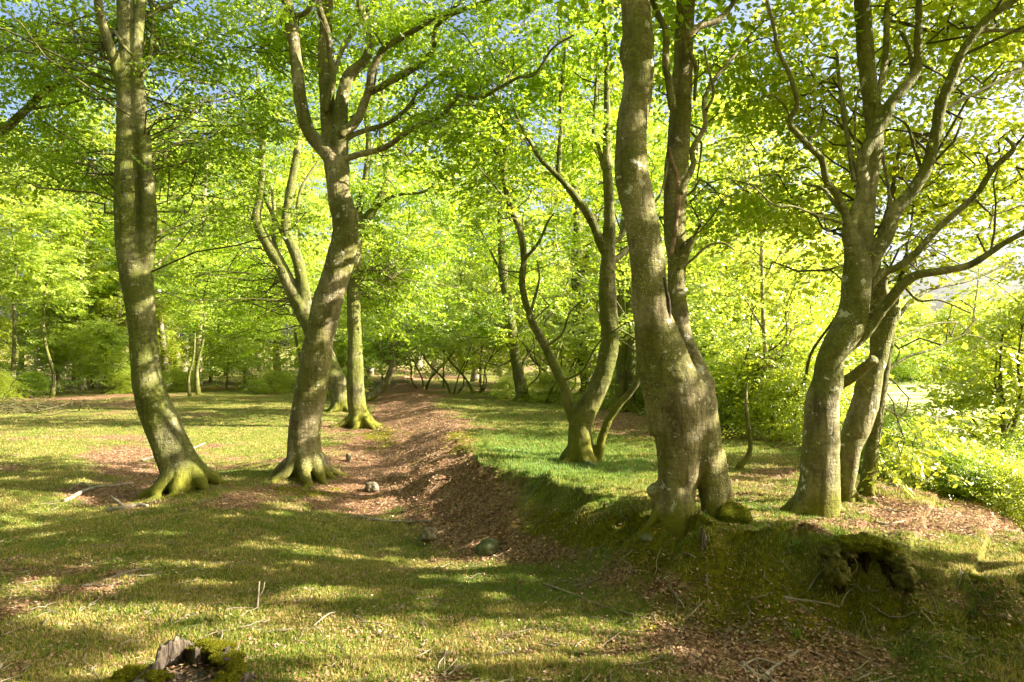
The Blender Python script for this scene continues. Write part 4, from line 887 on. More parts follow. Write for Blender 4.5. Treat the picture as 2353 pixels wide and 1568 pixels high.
KIND['scrub_b'] = wood_tree('scrub_bush', 'low leafy beech scrub at the edge of the clearing', 'bush', G_SCR, 2.2, .035, .2, 1.4, 100, 10, .85, 'bark', 'leaf', 108, .2, stems=4, profile='dome', size=(.45, .75), seg=6)
USED = set()
def plant(kind, px, Y, sc=1.0, label=None, group=None, rs=np.random.default_rng(3)):
    x = (px - CX) / F * Y
    loc = (x, Y, gz(x, Y) - .02)
    rz = rs.uniform(0, 2 * pi)
    if kind not in USED:
        USED.add(kind); o = KIND[kind]
        o.location = loc; o.rotation_euler = (0, 0, rz); o.scale = (sc, sc, sc)
        if label: o['label'] = label
        if group: o['group'] = group
        return o
    return copy_thing(KIND[kind], loc, rz, sc, label, group)

# the wood at the back left
for px, Y, k, sc in [(40, 40, 'tall_b', .9), (137, 46, 'tall_c', 1), (190, 42, 'tall_a', 1), (-60, 38, 'tall_b', 1), (275, 45, 'tall_c', 1.05), (370, 44, 'tall_a', .95), (392, 50, 'tall_b', 1.1), (420, 56, 'tall_c', 1), (455, 38, 'tall_a', .9), (520, 52, 'tall_b', 1.1), (570, 46, 'tall_c', .9), (640, 42, 'tall_a', 1), (700, 50, 'tall_b', 1.1),
                    (90, 58, 'tall_a', 1.15), (240, 60, 'tall_b', 1.2), (330, 64, 'tall_c', 1.2), (480, 66, 'tall_a', 1.2), (600, 64, 'tall_b', 1.2), (-10, 62, 'tall_c', 1.2), (770, 60, 'tall_c', 1.1), (160, 72, 'tall_c', 1.3), (-160, 52, 'tall_a', 1.1), (400, 76, 'tall_b', 1.4), (550, 80, 'tall_c', 1.3), (690, 76, 'tall_a', 1.3)]:
    plant(k, px, Y, sc)
for px, Y, k, sc in [(120, 34, 'layer_a', 1.0), (215, 36, 'layer_b', .9), (360, 37, 'layer_b', .7), (520, 35, 'layer_c', 1.0), (-60, 32, 'layer_b', 1), (170, 41, 'layer_b', 1.2), (480, 42, 'layer_b', 1.2), (560, 40, 'layer_a', 1.2), (720, 40, 'layer_b', 1.2), (235, 33, 'layer_c', .8)]:
    plant(k, px, Y, sc)
for px, Y, k, sc in [(33, 30.5, 'slim_a', 1.0), (118, 30.0, 'slim_a', .8), (437, 31.0, 'slim_a', .62), (457, 32.0, 'slim_a', .9), (690, 34, 'slim_a', .9)]:
    plant(k, px, Y, sc)
for px, Y, k, sc in [(137, 36, 'tall_b', .62), (192, 35, 'tall_c', .6), (275, 36, 'tall_b', .9), (385, 37, 'tall_c', .75), (405, 40, 'tall_a', .8), (355, 38, 'tall_c', .7)]:
    plant(k, px, Y, sc)
# over and beside the head of the path
for px, Y, k, sc in [(840, 42, 'layer_b', 1.3), (800, 34, 'layer_a', 1.1), (1020, 40, 'layer_a', 1.2), (900, 56, 'tall_b', 1.1), (1000, 60, 'tall_a', 1.1), (1090, 48, 'tall_c', 1), (850, 50, 'tall_a', 1.0), (960, 74, 'tall_c', 1.4), (1060, 70, 'tall_b', 1.3), (1150, 62, 'tall_a', 1.2), (1110, 36, 'layer_b', 1.1), (1180, 42, 'layer_a', 1.3), (880, 40, 'layer_c', 1.2), (760, 36, 'layer_c', 1.1)]:
    plant(k, px, Y, sc)
# between and behind the bank trees
for px, Y, k, sc in [(1240, 40, 'layer_b', 1.2), (1290, 34, 'layer_a', 1.0), (1260, 54, 'tall_b', 1.1), (1370, 46, 'tall_a', 1), (1400, 32, 'layer_b', 1.1), (1470, 30, 'layer_a', 1.1), (1460, 44, 'tall_b', 1.1), (1580, 38, 'tall_c', 1), (1520, 26, 'layer_c', 1.0), (1620, 26, 'layer_b', 1.0), (1700, 30, 'tall_b', .9), (1660, 42, 'tall_a', 1.1), (1780, 24, 'layer_b', .9), (1850, 30, 'layer_a', 1.2), (1830, 42, 'tall_b', 1.0), (1900, 26, 'layer_b', 1.0), (1960, 36, 'tall_a', .9), (1350, 62, 'tall_c', 1.3), (1550, 60, 'tall_a', 1.3), (1750, 62, 'tall_c', 1.3), (1640, 21, 'layer_c', .8), (1740, 20, 'layer_b', .75)]:
    plant(k, px, Y, sc)
# right hand side: sparse trees and the far tree line over the field
for px, Y, k, sc in [(2240, 40, 'tall_a', .6), (2420, 40, 'layer_b', 1.2), (2100, 84, 'layer_b', 1.3), (2040, 78, 'layer_a', 1.6), (2150, 92, 'layer_c', 1.9), (2200, 88, 'layer_b', 1.4), (2270, 92, 'layer_a', 1.6), (2330, 86, 'layer_b', 1.5), (2390, 84, 'layer_a', 1.8), (2450, 80, 'layer_b', 1.6), (2000, 95, 'layer_b', 1.6), (2120, 100, 'layer_a', 2.0), (2240, 104, 'layer_b', 1.7), (2350, 100, 'layer_c', 2.2)]:
    plant(k, px, Y, sc)
KIND['crooked'] = wood_tree('crooked_beech', 'crooked many-stemmed dark little beech with thin winding limbs beyond the bank', 'tree', 'crooked little beeches beyond the bank', 6.5, .065, 2.6, 1.9, 20, 7, 1.1, 'bark', 'leaf_far', 121, 1.5, stems=3)
for px, Y, k, sc in [(1095, 33, 'crooked', 1.0), (1250, 27, 'crooked', .9), (1290, 31, 'crooked', 1.0), (1500, 21, 'crooked', 1.0), (1640, 16, 'crooked', .8), (1720, 19, 'crooked', .9), (1800, 15.5, 'crooked', .75), (1850, 21, 'crooked', 1.0), (975, 36, 'crooked', 1.0), (1040, 33, 'crooked', .9)]:
    plant(k, px, Y, sc)
# low hedge at the far side of the field
for px, Y, sc in [(1985, 70, 2.2), (2025, 74, 2.0), (2065, 68, 2.3), (2110, 76, 2.1), (2150, 72, 2.4), (2195, 70, 2.0), (2235, 76, 2.3), (2280, 71, 2.2), (2325, 74, 2.4), (2370, 69, 2.1), (2420, 75, 2.3)]:
    plant('scrub_b' if int(px) % 2 else 'scrub_a', px, Y, sc, 'far bush in the hedge across the pale field on the right', 'bushes of the far field hedge')
# unseen trees added behind and beside the viewer to block sky light
for x, y, k, sc in [(-13, 9, 'layer_b', 1.3), (-15, 14, 'tall_b', 1), (-11, 3, 'layer_b', 1.4), (-9, -3, 'layer_a', 1.6), (-5, -6, 'layer_b', 1.5), (0, -7, 'layer_b', 1.6), (5, -6, 'layer_a', 1.7), (9, -5, 'layer_b', 1.5), (-13, -7, 'tall_b', 1.1), (-7, -12, 'tall_a', 1.1), (-1, -13, 'tall_b', 1.1), (6, -12, 'tall_b', 1.1), (13, -9, 'tall_a', 1.1), (-18, 2, 'tall_b', 1.1), (-3, -9, 'layer_b', 1.6), (3, -10, 'layer_b', 1.7), (-4, -3.5, 'tall_b', .9), (1.5, -4, 'tall_b', .85), (-8.5, 1, 'tall_b', 1.0), (5.5, -4, 'tall_b', .9), (-1, -6, 'tall_a', 1)]:
    plant(k, CX + x / 1.0 * F, 1.0, sc).location = (x, y, gz(x, y) - .02)
for px, Y, k, sc in [(2055, 10.6, 'scrub_b', .42), (2110, 10.2, 'scrub_a', .5), (2190, 10.4, 'scrub_a', .48), (2330, 10.0, 'scrub_b', .36), (2265, 9.5, 'scrub_a', .45), (2150, 10.8, 'scrub_b', .34), (2350, 8.9, 'scrub_a', .5), (2230, 10.8, 'scrub_a', .45), (2420, 10.6, 'scrub_b', .6), (2035, 12.5, 'scrub_a', .7), (2310, 10.9, 'scrub_a', .5), (2080, 9.6, 'scrub_a', .35), (2210, 9.4, 'scrub_b', .3), (2140, 9.9, 'scrub_b', .3), (1840, 15, 'scrub_a', 1.0), (1770, 17, 'scrub_b', .9), (1700, 18.5, 'scrub_a', 1.0), (1650, 18, 'scrub_b', .8), (1810, 18.5, 'scrub_b', 1.1), (1620, 22, 'scrub_b', 1.1), (1560, 24, 'scrub_a', 1.2), (1500, 25, 'scrub_b', 1.2), (1440, 24, 'scrub_a', .9), (1270, 27, 'scrub_a', .8), 
                     (630, 33, 'scrub_a', .7), (300, 33, 'scrub_a', .7), (75, 31, 'scrub_b', .5), (400, 34, 'scrub_a', .7), (-20, 29, 'scrub_a', .8), (1180, 29, 'scrub_a', .7), (780, 31, 'scrub_a', .8)]:
    plant(k, px, Y, sc)

# ------------------------------------------------------------------ what lies on the floor
def visible_points(n, ymin, ymax, pw, rs, margin=1.12):
    """points on the floor, thinning out with distance"""
    u = rs.uniform(0, 1, n)
    a, b = ymin ** (1 - pw), ymax ** (1 - pw)
    Y = (a + (b - a) * u) ** (1 / (1 - pw))
    X = rs.uniform(-1, 1, n) * Y * .76 * margin + rs.uniform(-.3, .3, n)
    return X, Y
rs = np.random.default_rng(77)
# grass
n = 1000000
X, Y = visible_points(n, 3.6, 30, 1.35, rs)
Z = terrain(X, Y); g_ = green_at(X, Y, Z); m_ = moss_at(X, Y, Z)
tuft = noise2(X * 5, Y * 5, 101) * .5 + noise2(X * 14, Y * 14, 102) * .35
keepm = rs.uniform(0, 1, n) < np.clip((g_ - .26) * 1.5 + tuft * .7, 0.04, 1) * (1 - .6 * m_)
X, Y, Z, g_, tuft = X[keepm], Y[keepm], Z[keepm], g_[keepm], tuft[keepm]
px_, py_ = project(X, Y, Z)
lush = np.exp(-(((px_ - 1290) / 250) ** 2 + ((py_ - 1060) / 70) ** 2)) * (Y > 7.5) + .5 * np.exp(-(((px_ - 1880) / 170) ** 2 + ((py_ - 1240) / 40) ** 2))
lush = np.clip(lush, 0, 1)
k = len(X)
wd = np.clip(.0016 + .00036 * Y, 0, .009) * rs.uniform(.7, 1.3, k)
ln = (.020 + .026 * rs.uniform(0, 1, k) + .06 * lush * rs.uniform(.3, 1, k) + .045 * np.clip(tuft, 0, 1) * rs.uniform(.4, 1, k))
az = rs.uniform(0, 2 * pi, k) + 0
lean = np.abs(rs.normal(.45, .35, k))
dx, dy = np.cos(az) * np.sin(lean), np.sin(az) * np.sin(lean); dz = np.cos(lean)
side = rs.uniform(0, 2 * pi, k); sx, sy = np.cos(side) * wd, np.sin(side) * wd
b0 = np.stack([X, Y, Z - .004], -1); sd = np.stack([sx, sy, 0 * sx], -1)
tip = b0 + np.stack([dx, dy, dz], -1) * ln[:, None]; mid = b0 + np.stack([dx * .35, dy * .35, np.maximum(dz, .5) * .62], -1) * ln[:, None]
V = np.stack([b0 - sd, b0 + sd, mid + sd * .75, mid - sd * .75, tip], 1).reshape(-1, 3)
i5 = np.arange(k)[:, None] * 5
quad = i5 + np.array([0, 1, 2, 3]); tri = i5 + np.array([3, 2, 4])
dry = fbm2(X * 1.6, Y * 2.2, 111, 4) + .05
tint = np.clip(.46 + .22 * rs.normal(0, 1, k) - .38 * (1 - lush) * sstep(-.15, .35, dry) * rs.uniform(0.2, 1, k) + .40 * lush + .22 * sstep(.05, .4, fbm2(X * 1.1 + 7, Y * 1.5, 113, 3)) - .04, 0, 1)
grass = mk('grass', V, [(quad, 0, False), (tri, 0, False)], [M['grass']], attrs={'tint': np.r_[tint, tint]})
tag(grass, 'short green and straw-coloured grass growing over the forest floor', 'grass', kind='stuff')
print('grass blades', k)

# dead leaves
n = 420000
X, Y = visible_points(n, 3.6, 30, 1.45, rs)
Z = terrain(X, Y); g_ = green_at(X, Y, Z); m_ = moss_at(X, Y, Z)
kp = rs.uniform(0, 1, n) < np.clip(.95 - 1.25 * g_ + .35 * noise2(X * 4, Y * 4, 121), .13, 1) * (1 - .5 * m_)
X, Y, Z = X[kp], Y[kp], Z[kp]; k = len(X)
l = rs.uniform(.018, .038, k) * (1 + .028 * Y); w = l * rs.uniform(.5, .7, k)
a = rs.uniform(0, 2 * pi, k); tl = rs.normal(0, .35, k); rl = rs.normal(0, .4, k); cu = rs.uniform(-.1, .45, k)
d = np.stack([np.cos(a) * np.cos(tl), np.sin(a) * np.cos(tl), np.sin(tl)], -1); s_ = np.stack([-np.sin(a) * np.cos(rl), np.cos(a) * np.cos(rl), np.sin(rl)], -1)
c = np.stack([X, Y, Z + rs.uniform(.004, .022, k)], -1); up = np.array([0, 0, 1.0])
V = np.stack([c - d * l[:, None] * .5 + up * (cu * l * .3)[:, None], c + s_ * w[:, None] * .5, c + d * l[:, None] * .5 + up * (cu * l * .3)[:, None], c - s_ * w[:, None] * .5], 1).reshape(-1, 3)
litter = mk('fallen_leaves', V, [(np.arange(4 * k).reshape(-1, 4), 0, False)], [M['litter']], attrs={'tint': np.clip(rs.beta(2, 2.2, k), 0, 1)})
tag(litter, 'brown dead beech leaves scattered thickest along the sunken path', 'leaves', kind='stuff')
print('litter', k)

# small twigs
n = 1500
X, Y = visible_points(n, 3.6, 22, 1.5, rs); Z = terrain(X, Y)
a = rs.uniform(0, 2 * pi, n); l = rs.uniform(.08, .38, n) * rs.uniform(.5, 1, n)
t = np.linspace(-.5, .5, 5)
cx = X[:, None] + np.cos(a)[:, None] * l[:, None] * t + rs.normal(0, .010, (n, 5)); cy = Y[:, None] + np.sin(a)[:, None] * l[:, None] * t + rs.normal(0, .010, (n, 5))
cz = terrain(cx, cy) + .012 + rs.uniform(0, .02, (n, 1))
PT = np.stack([cx, cy, cz, np.repeat(rs.uniform(.0022, .006, n)[:, None], 5, 1)], -1)
V, Q4 = tubes_batch(PT, 4)
tw = mk('fallen_twigs', V, [(Q4, 0, True)], [M['deadwood']])
tag(tw, 'thin bare twigs lying all over the forest floor', 'twigs', kind='stuff')

# fallen branches one can tell apart
def fallen(name, label, pts, w, fork=None, cat='branch', mat='deadwood', lift=.6, seed=0, group=None):
    p = []
    for i, (px, py) in enumerate(pts):
        q = ground_at(px, py); r = w / 2 / F * q[1] * (1 - .5 * i / max(1, len(pts) - 1))
        p.append([q[0], q[1], q[2] + r * lift, r])
    o = np.array(p[len(p) // 2][:3])
    g = Geo(); tube(g, np.array(p), seg=8, lump=.16, seed=seed, wiggle=.8, step=.05)
    for f in fork or []:
        fp = []
        for i, (px, py, dz) in enumerate(f):
            q = ground_at(px, py); r = w * .6 / 2 / F * q[1] * (1 - .6 * i / max(1, len(f) - 1))
            fp.append([q[0], q[1], q[2] + r + dz, r])
        tube(g, np.array(fp), seg=6, lump=.15, seed=seed + 1, wiggle=.8, step=.05)
    V, Q4 = g.get()
    ob = mk(name, V, [(Q4, 0, True)], [M[mat]], None, o)
    return tag(ob, label, cat, group)
fallen('fallen_branch', 'long thin grey branch curving across dead leaves on the left', [(184, 1352), (230, 1340), (277, 1322), (317, 1312), (358, 1312)], 10, [[(277, 1322, 0), (330, 1330, .02), (372, 1322, .03)]], seed=1)
fallen('fallen_log', 'short pale barkless log lying left of the leaning beech foot', [(250, 1172), (284, 1170), (312, 1165), (338, 1167)], 15, [[(284, 1170, .0), (262, 1160, .05), (256, 1155, .09)]], cat='log', seed=2)
fallen('fallen_branch', 'pale forked branch lying by the roots of the left leaning beech', [(145, 1156), (171, 1146), (217, 1126), (260, 1120), (302, 1112)], 11, [[(217, 1126, 0), (190, 1118, .05), (160, 1135, .06)]], seed=3)
fallen('fallen_branch', 'brown branch lying across the mouth of the sunken path', [(827, 1188), (860, 1196), (898, 1201), (940, 1203), (993, 1200)], 9, seed=4)
fallen('fallen_branch', 'thin crooked branch lying in the shade below the root pit', [(1800, 1378), (1830, 1382), (1885, 1391), (1930, 1398)], 8, [[(1930, 1398, 0), (1945, 1388, .03), (1968, 1371, .06)]], seed=5)
fallen('fallen_branch', 'thin grey rod slanting down the lit bank beside the root pit', [(2006, 1284), (2051, 1304), (2070, 1325), (2092, 1356)], 6, seed=6, lift=2)
fallen('fallen_branch', 'mossy branch half sunk in the bright grass at the right edge', [(2160, 1300), (2210, 1318), (2270, 1340), (2350, 1365)], 16, mat='moss', seed=7, lift=.2)
fallen('fallen_branch', 'pale stick lying in the sun behind the right hand beech', [(2010, 1204), (2045, 1207), (2080, 1200)], 9, seed=8)
fallen('fallen_branch', 'thin dark stick lying on grass below the small mossy boulder', [(990, 1398), (1040, 1410), (1090, 1417), (1160, 1420)], 6, mat='twig', seed=9)
fallen('fallen_branch', 'pale root-like stick among the leaves at the lower right', [(1755, 1560), (1790, 1535), (1830, 1508), (1838, 1500)], 12, [[(1790, 1535, 0), (1740, 1528, .03), (1700, 1545, .02)]], seed=10)
fallen('fallen_branch', 'grey branch lying at the very bottom among brown leaves', [(1700, 1530), (1730, 1552), (1765, 1566), (1800, 1580)], 13, seed=11)
fallen('fallen_branch', 'pale stick at the lower left corner', [(0, 1538), (18, 1520), (38, 1500)], 12, seed=12)
fallen('fallen_branch', 'thin pale stick on the grass above the rotten stump', [(330, 1418), (350, 1405), (362, 1396)], 6, seed=13)
fallen('fallen_branch', 'short dark stick resting on grass right of the stump', [(1280, 1490), (1302, 1480), (1330, 1468)], 8, mat='twig', seed=14)
fallen('fallen_branch', 'long thin twig lying on the sunlit grass at the bottom middle', [(1250, 1345), (1330, 1375), (1400, 1400), (1490, 1425)], 5, seed=15)
fallen('fallen_branch', 'weathered stick lying on the bare leafy ground behind the left beech foot', [(330, 1062), (370, 1050), (420, 1040), (470, 1022)], 8, seed=16)
# a stick that stands upright in the grass
q = ground_at(592, 1402)
g = Geo(); s_ = q[1] / F
tube(g, np.array([[q[0], q[1], q[2] - .05, .014], [q[0] + 1 * s_, q[1], q[2] + 25 * s_, .013], [q[0] + 5 * s_, q[1] - .03, q[2] + 48 * s_, .010], [q[0] + 6 * s_, q[1] - .02, q[2] + 66 * s_, .006]]), seg=7, lump=.2, wiggle=.5)
tube(g, np.array([[q[0] + 2 * s_, q[1], q[2] + 30 * s_, .008], [q[0] + 12 * s_, q[1], q[2] + 44 * s_, .006], [q[0] + 16 * s_, q[1], q[2] + 62 * s_, .004]]), seg=6, lump=.1)
V, Q4 = g.get(); tag(mk('upright_stick', V, [(Q4, 0, True)], [M['deadwood']], None, q), 'thin grey stick standing upright in the grass at lower left', 'stick')
# curled pale twig sticking out before the root pit
q = ground_at(1925, 1325); s_ = q[1] / F
def local(pts, r0, r1):
    return np.array([[q[0] + (px - 1925) * s_, q[1] - .06 - .02 * k_, q[2] + (1325 - py) * s_, r0 + (r1 - r0) * k_ / max(1, len(pts) - 1)] for k_, (px, py) in enumerate(pts)])
g = Geo()
for pts, a_, b_ in [([(1912, 1322), (1932, 1320), (1948, 1310), (1953, 1296), (1948, 1282), (1940, 1272), (1932, 1266)], .009, .006), ([(1953, 1296), (1938, 1298), (1924, 1304), (1918, 1312)], .006, .003), ([(1950, 1286), (1932, 1286), (1922, 1280)], .006, .003), ([(1932, 1320), (1915, 1316), (1904, 1306)], .006, .003), ([(1944, 1277), (1948, 1268)], .006, .003)]:
    tube(g, local(pts, a_, b_), seg=6, lump=.1, step=.02)
V, Q4 = g.get(); tag(mk('curled_twig', V, [(Q4, 0, True)], [M['stone_pale']], None, q), 'pale curled leafless twig standing out before the dark root pit', 'twig')

# moss: a pile of tiny leaves
def fuzz(P_, Nn, ln, wd, rs):
    k = len(P_)
    d = Nn + rs.normal(0, .45, (k, 3)); d /= np.linalg.norm(d, axis=1)[:, None]
    sdv = np.cross(d, rs.normal(0, 1, (k, 3))); sdv /= np.linalg.norm(sdv, axis=1)[:, None] + 1e-9
    l_ = (ln * rs.uniform(.5, 1.2, k))[:, None]
    return np.stack([P_ - sdv * wd, P_ + sdv * wd, P_ + d * l_], 1).reshape(-1, 3)
n = 420000
rs = np.random.default_rng(31)
X, Y = visible_points(n, 3.6, 16, 1.5, rs); Z = terrain(X, Y); m_ = moss_at(X, Y, Z)
kp = rs.uniform(0, 1, n) < np.clip((m_ + .30 * fbm2(X * 2.5, Y * 2.5, 131, 3) - .36) * 2.2, 0, 1)
X, Y, Z = X[kp], Y[kp], Z[kp]
V = fuzz(np.stack([X, Y, Z - .003], -1), np.tile([0, 0, 1.0], (len(X), 1)), .020, .0030, rs)
tm = np.clip(.5 + .25 * fbm2(X * 4, Y * 4, 133, 3) + rs.normal(0, .16, len(X)), 0, 1)
mo_ = mk('moss', V, [(np.arange(len(V)).reshape(-1, 3), 0, False)], [M['moss_blade']], attrs={'tint': tm})
tag(mo_, 'low yellow-green moss carpet on the shaded bank and round the tree feet', 'moss', kind='stuff')
print('moss', len(X))

# stones
def blob_mesh(name, c, rad, mat, seed, rough=.25, label=None, cat=None, parent=None, origin=None, sub=4, flat=1.0, kf=1.5):
    import bmesh
    bm = bmesh.new(); bmesh.ops.create_icosphere(bm, subdivisions=sub, radius=1.0)
    V = np.array([v.co[:] for v in bm.verts]); Fc = np.array([[v.index for v in f.verts] for f in bm.faces]); bm.free()
    k = 1 + rough * noise3(V[:, 0] * kf + seed, V[:, 1] * kf, V[:, 2] * kf, seed) + .5 * rough * noise3(V[:, 0] * kf * 2.5, V[:, 1] * kf * 2.5 + seed, V[:, 2] * kf * 2.5, seed + 3) + .22 * rough * noise3(V[:, 0] * 11, V[:, 1] * 11, V[:, 2] * 11, seed + 5)
    V = V * k[:, None] * np.array(rad) + np.array(c)
    parts = [(Fc, 0, True)]; mats = [M[mat]]; at_ = None
    if mat == 'moss':
        r_ = np.random.default_rng(seed); tri = V[Fc]; nn = np.cross(tri[:, 1] - tri[:, 0], tri[:, 2] - tri[:, 0]); ar = np.linalg.norm(nn, axis=1); nn /= ar[:, None] + 1e-12
        if (nn * (tri.mean(1) - np.array(c))).sum() < 0: nn = -nn
        kk = int(min(9000, ar.sum() * .5 * 60000)); pick = r_.choice(len(Fc), kk, p=ar / ar.sum()); w3 = r_.dirichlet([1, 1, 1], kk)
        FV = fuzz((tri[pick] * w3[..., None]).sum(1), nn[pick], .013, .0022, r_)
        parts.append((np.arange(len(FV)).reshape(-1, 3) + len(V), 1, False)); mats.append(M['moss_blade'])
        at_ = {'tint': np.r_[np.full(len(Fc), .5), np.clip(r_.normal(.5, .2, kk), 0, 1)]}
        V = np.vstack([V, FV])
    o = mk(name, V, parts, mats, parent, origin if origin is not None else c, attrs=at_)
    if label: tag(o, label, cat)
    return o
for nm, px, py, wpx, hpx, mat, rough, lab in [('boulder', 1120, 1277, 54, 40, 'stone', .16, 'smooth rounded mossy boulder lying in the shade below the bank'), ('rock', 985, 1246, 34, 30, 'stone_pale', .5, 'pale jagged rock on the leaves at the mouth of the path'),
                                              ('rock', 853, 1134, 34, 24, 'stone_pale', .4, 'pale rock at the left side of the sunken path'), ('rock', 800, 1062, 12, 20, 'stone_pale', .4, 'small upright pale stone near the twisted beech foot'), ('rock', 1352, 1073, 22, 14, 'stone', .3, 'small grey stone at the moss-covered beech foot'),
                                              ('boulder', 1690, 1208, 84, 54, 'moss', .25, 'moss-covered boulder against the split-footed beech'), ('boulder', 1488, 1246, 34, 16, 'stone', .2, 'half-buried stone in the dark below the split-footed beech'), ('rock', 255, 878, 26, 12, 'moss', .3, 'small bright mossy mound at the far left wood edge')]:
    q = ground_at(px, py); r = wpx / 2 / F * q[1]
    blob_mesh(nm, (q[0], q[1] + r * .5, q[2] + hpx / F * q[1] * .28), (r, r * .9, hpx / F * q[1] * .62), mat, int(px), rough, lab, 'stone')
# a small pale stub stump on the slope below the split-footed beech
q = ground_at(1617, 1252)
g = Geo(); s_ = q[1] / F
tube(g, np.array([[q[0], q[1], q[2] - .06, 11 * s_], [q[0], q[1], q[2] + 12 * s_, 8 * s_], [q[0] - 2 * s_, q[1] + .01, q[2] + 26 * s_, 6.5 * s_], [q[0] - 3 * s_, q[1] + .02, q[2] + 36 * s_, 2.5 * s_]]), seg=10, lump=.35, step=.02)
V, Q4 = g.get(); tag(mk('broken_stub', V, [(Q4, 0, True)], [M['rot']], None, q), 'small broken wooden stub on the dark slope below the split-footed beech', 'stump')

# rotten stump at the lower left
def shell(c, r, hfun, thick, seed, seg=72, rows=12, flare=.25, lean=(0, 0)):
    a = np.linspace(0, 2 * pi, seg, endpoint=False)
    h = hfun(a)
    V = []
    for inner in (0, 1):
        for j in range(rows + 1):
            t = j / rows
            z = -.12 + (h + .12) * t if not inner else .02 + (h - .02) * t
            rad = r * (1 + flare * (1 - t) ** 2) * (1 + .10 * np.sin(a * 5 + seed) * (1 - .3 * t) + .06 * np.sin(a * 11 + 2 * seed))
            if inner: rad = rad - thick * (1 + .4 * np.sin(a * 7 + seed)) * (1.15 - .75 * t)
            rad = rad * (1 + .07 * noise3(np.cos(a) * 4, np.sin(a) * 4, z * 6, seed))
            V.append(np.stack([c[0] + np.cos(a) * rad + lean[0] * z, c[1] + np.sin(a) * rad + lean[1] * z, c[2] + z], -1))
    V = np.array(V).reshape(-1, 3)
    n = rows + 1
    Q = []
    j = np.arange(seg); j2 = (j + 1) % seg
    for i in range(rows):
        Q.append(np.stack([i * seg + j, i * seg + j2, (i + 1) * seg + j2, (i + 1) * seg + j], -1))
        b = n * seg
        Q.append(np.stack([b + i * seg + j2, b + i * seg + j, b + (i + 1) * seg + j, b + (i + 1) * seg + j2], -1))
    Q.append(np.stack([rows * seg + j, rows * seg + j2, n * seg + rows * seg + j2, n * seg + rows * seg + j], -1))
    return V, np.vstack(Q), a, h
c = np.array([-2.33, 4.82, 0.0]); c[2] = gz(c[0], c[1])
st = empty('tree_stump', c, 'low rotten hollow tree stump with jagged dark wood and bright moss on its rim', 'stump')
def hf(a):
    b = np.maximum(0, np.sin(a)); teeth = np.abs(noise2(a * 9, a * 0, 9)) + .5 * np.abs(noise2(a * 23, a * 0, 19))
    lump_ = np.exp(-((a - 2.25) / .30) ** 2)
    return .055 + .12 * b ** .7 + .075 * lump_ + .055 * np.exp(-((a - .4) / .5) ** 2) + .06 * teeth * (.35 + lump_) + .05 * np.exp(-((a - 5.9) / .4) ** 2) + .04 * np.exp(-((a - 3.6) / .4) ** 2)
V, Q4, aa, hh = shell(c, .33, hf, .085, 3.0, seg=160, rows=20, flare=.32)
mk('stump_wall', V, [(Q4, 0, True)], [M['rot']], st, c)
r_ = np.random.default_rng(4)
blob_mesh('rotten_core', (c[0], c[1], c[2] + .005), (.27, .27, .07), 'rot', 5, .5, parent=st, origin=c, kf=3)
kk = 260; aa_ = r_.uniform(0, 2 * pi, kk); rr_ = .24 * np.sqrt(r_.uniform(0, 1, kk)); l_ = r_.uniform(.02, .045, kk)
cc_ = np.stack([c[0] + np.cos(aa_) * rr_, c[1] + np.sin(aa_) * rr_, c[2] + .065 + r_.uniform(0, .035, kk)], -1); d1 = r_.normal(0, 1, (kk, 3)); d1[:, 2] *= .35; d1 /= np.linalg.norm(d1, axis=1)[:, None]; d2 = np.cross(d1, [0, 0, 1.0]) * .6
V = np.stack([cc_ - d1 * l_[:, None] * .5, cc_ + d2 * l_[:, None] * .5, cc_ + d1 * l_[:, None] * .5, cc_ - d2 * l_[:, None] * .5], 1).reshape(-1, 3)
mk('leaf_filling', V, [(np.arange(4 * kk).reshape(-1, 4), 0, False)], [M['litter']], st, c, attrs={'tint': r_.uniform(0, .8, kk)})['kind'] = 'stuff'
for ang, rr, z, rad, sd in [(.55, .31, .165, (.10, .075, .030), 1), (1.15, .31, .185, (.12, .07, .028), 2), (1.55, .33, .175, (.09, .06, .03), 8), (5.95, .36, .10, (.075, .11, .055), 3), (.1, .36, .13, (.06, .10, .05), 9), (3.35, .47, .05, (.12, .09, .05), 4), (2.9, .43, .07, (.10, .07, .045), 6), (4.0, .22, .085, (.10, .06, .03), 7), (3.1, .20, .10, (.09, .06, .03), 10)]:
    blob_mesh('moss_cushion', (c[0] + cos(ang) * rr, c[1] + sin(ang) * rr, c[2] + z), rad, 'moss', 20 + sd, .55, parent=st, origin=c, kf=2.5)
for ang, L_ in [(3.3, .62), (3.9, .5), (5.6, .5), (2.7, .6), (.2, .55)]:
    pts = [[c[0] + cos(ang) * t, c[1] + sin(ang) * t, gz(c[0] + cos(ang) * t, c[1] + sin(ang) * t) - .02 + zz, rr] for t, zz, rr in ((.22, .05, .07), (.36, .03, .06), (.48, .01, .045), (L_ + .1, -.03, .025))]
    g2 = Geo(); tube(g2, np.array(pts), seg=10, lump=.25, seed=int(ang * 10), step=.03); V2, Q2 = g2.get()
    mk('root', V2, [(Q2, 0, True)], [M['rot']], st, c)

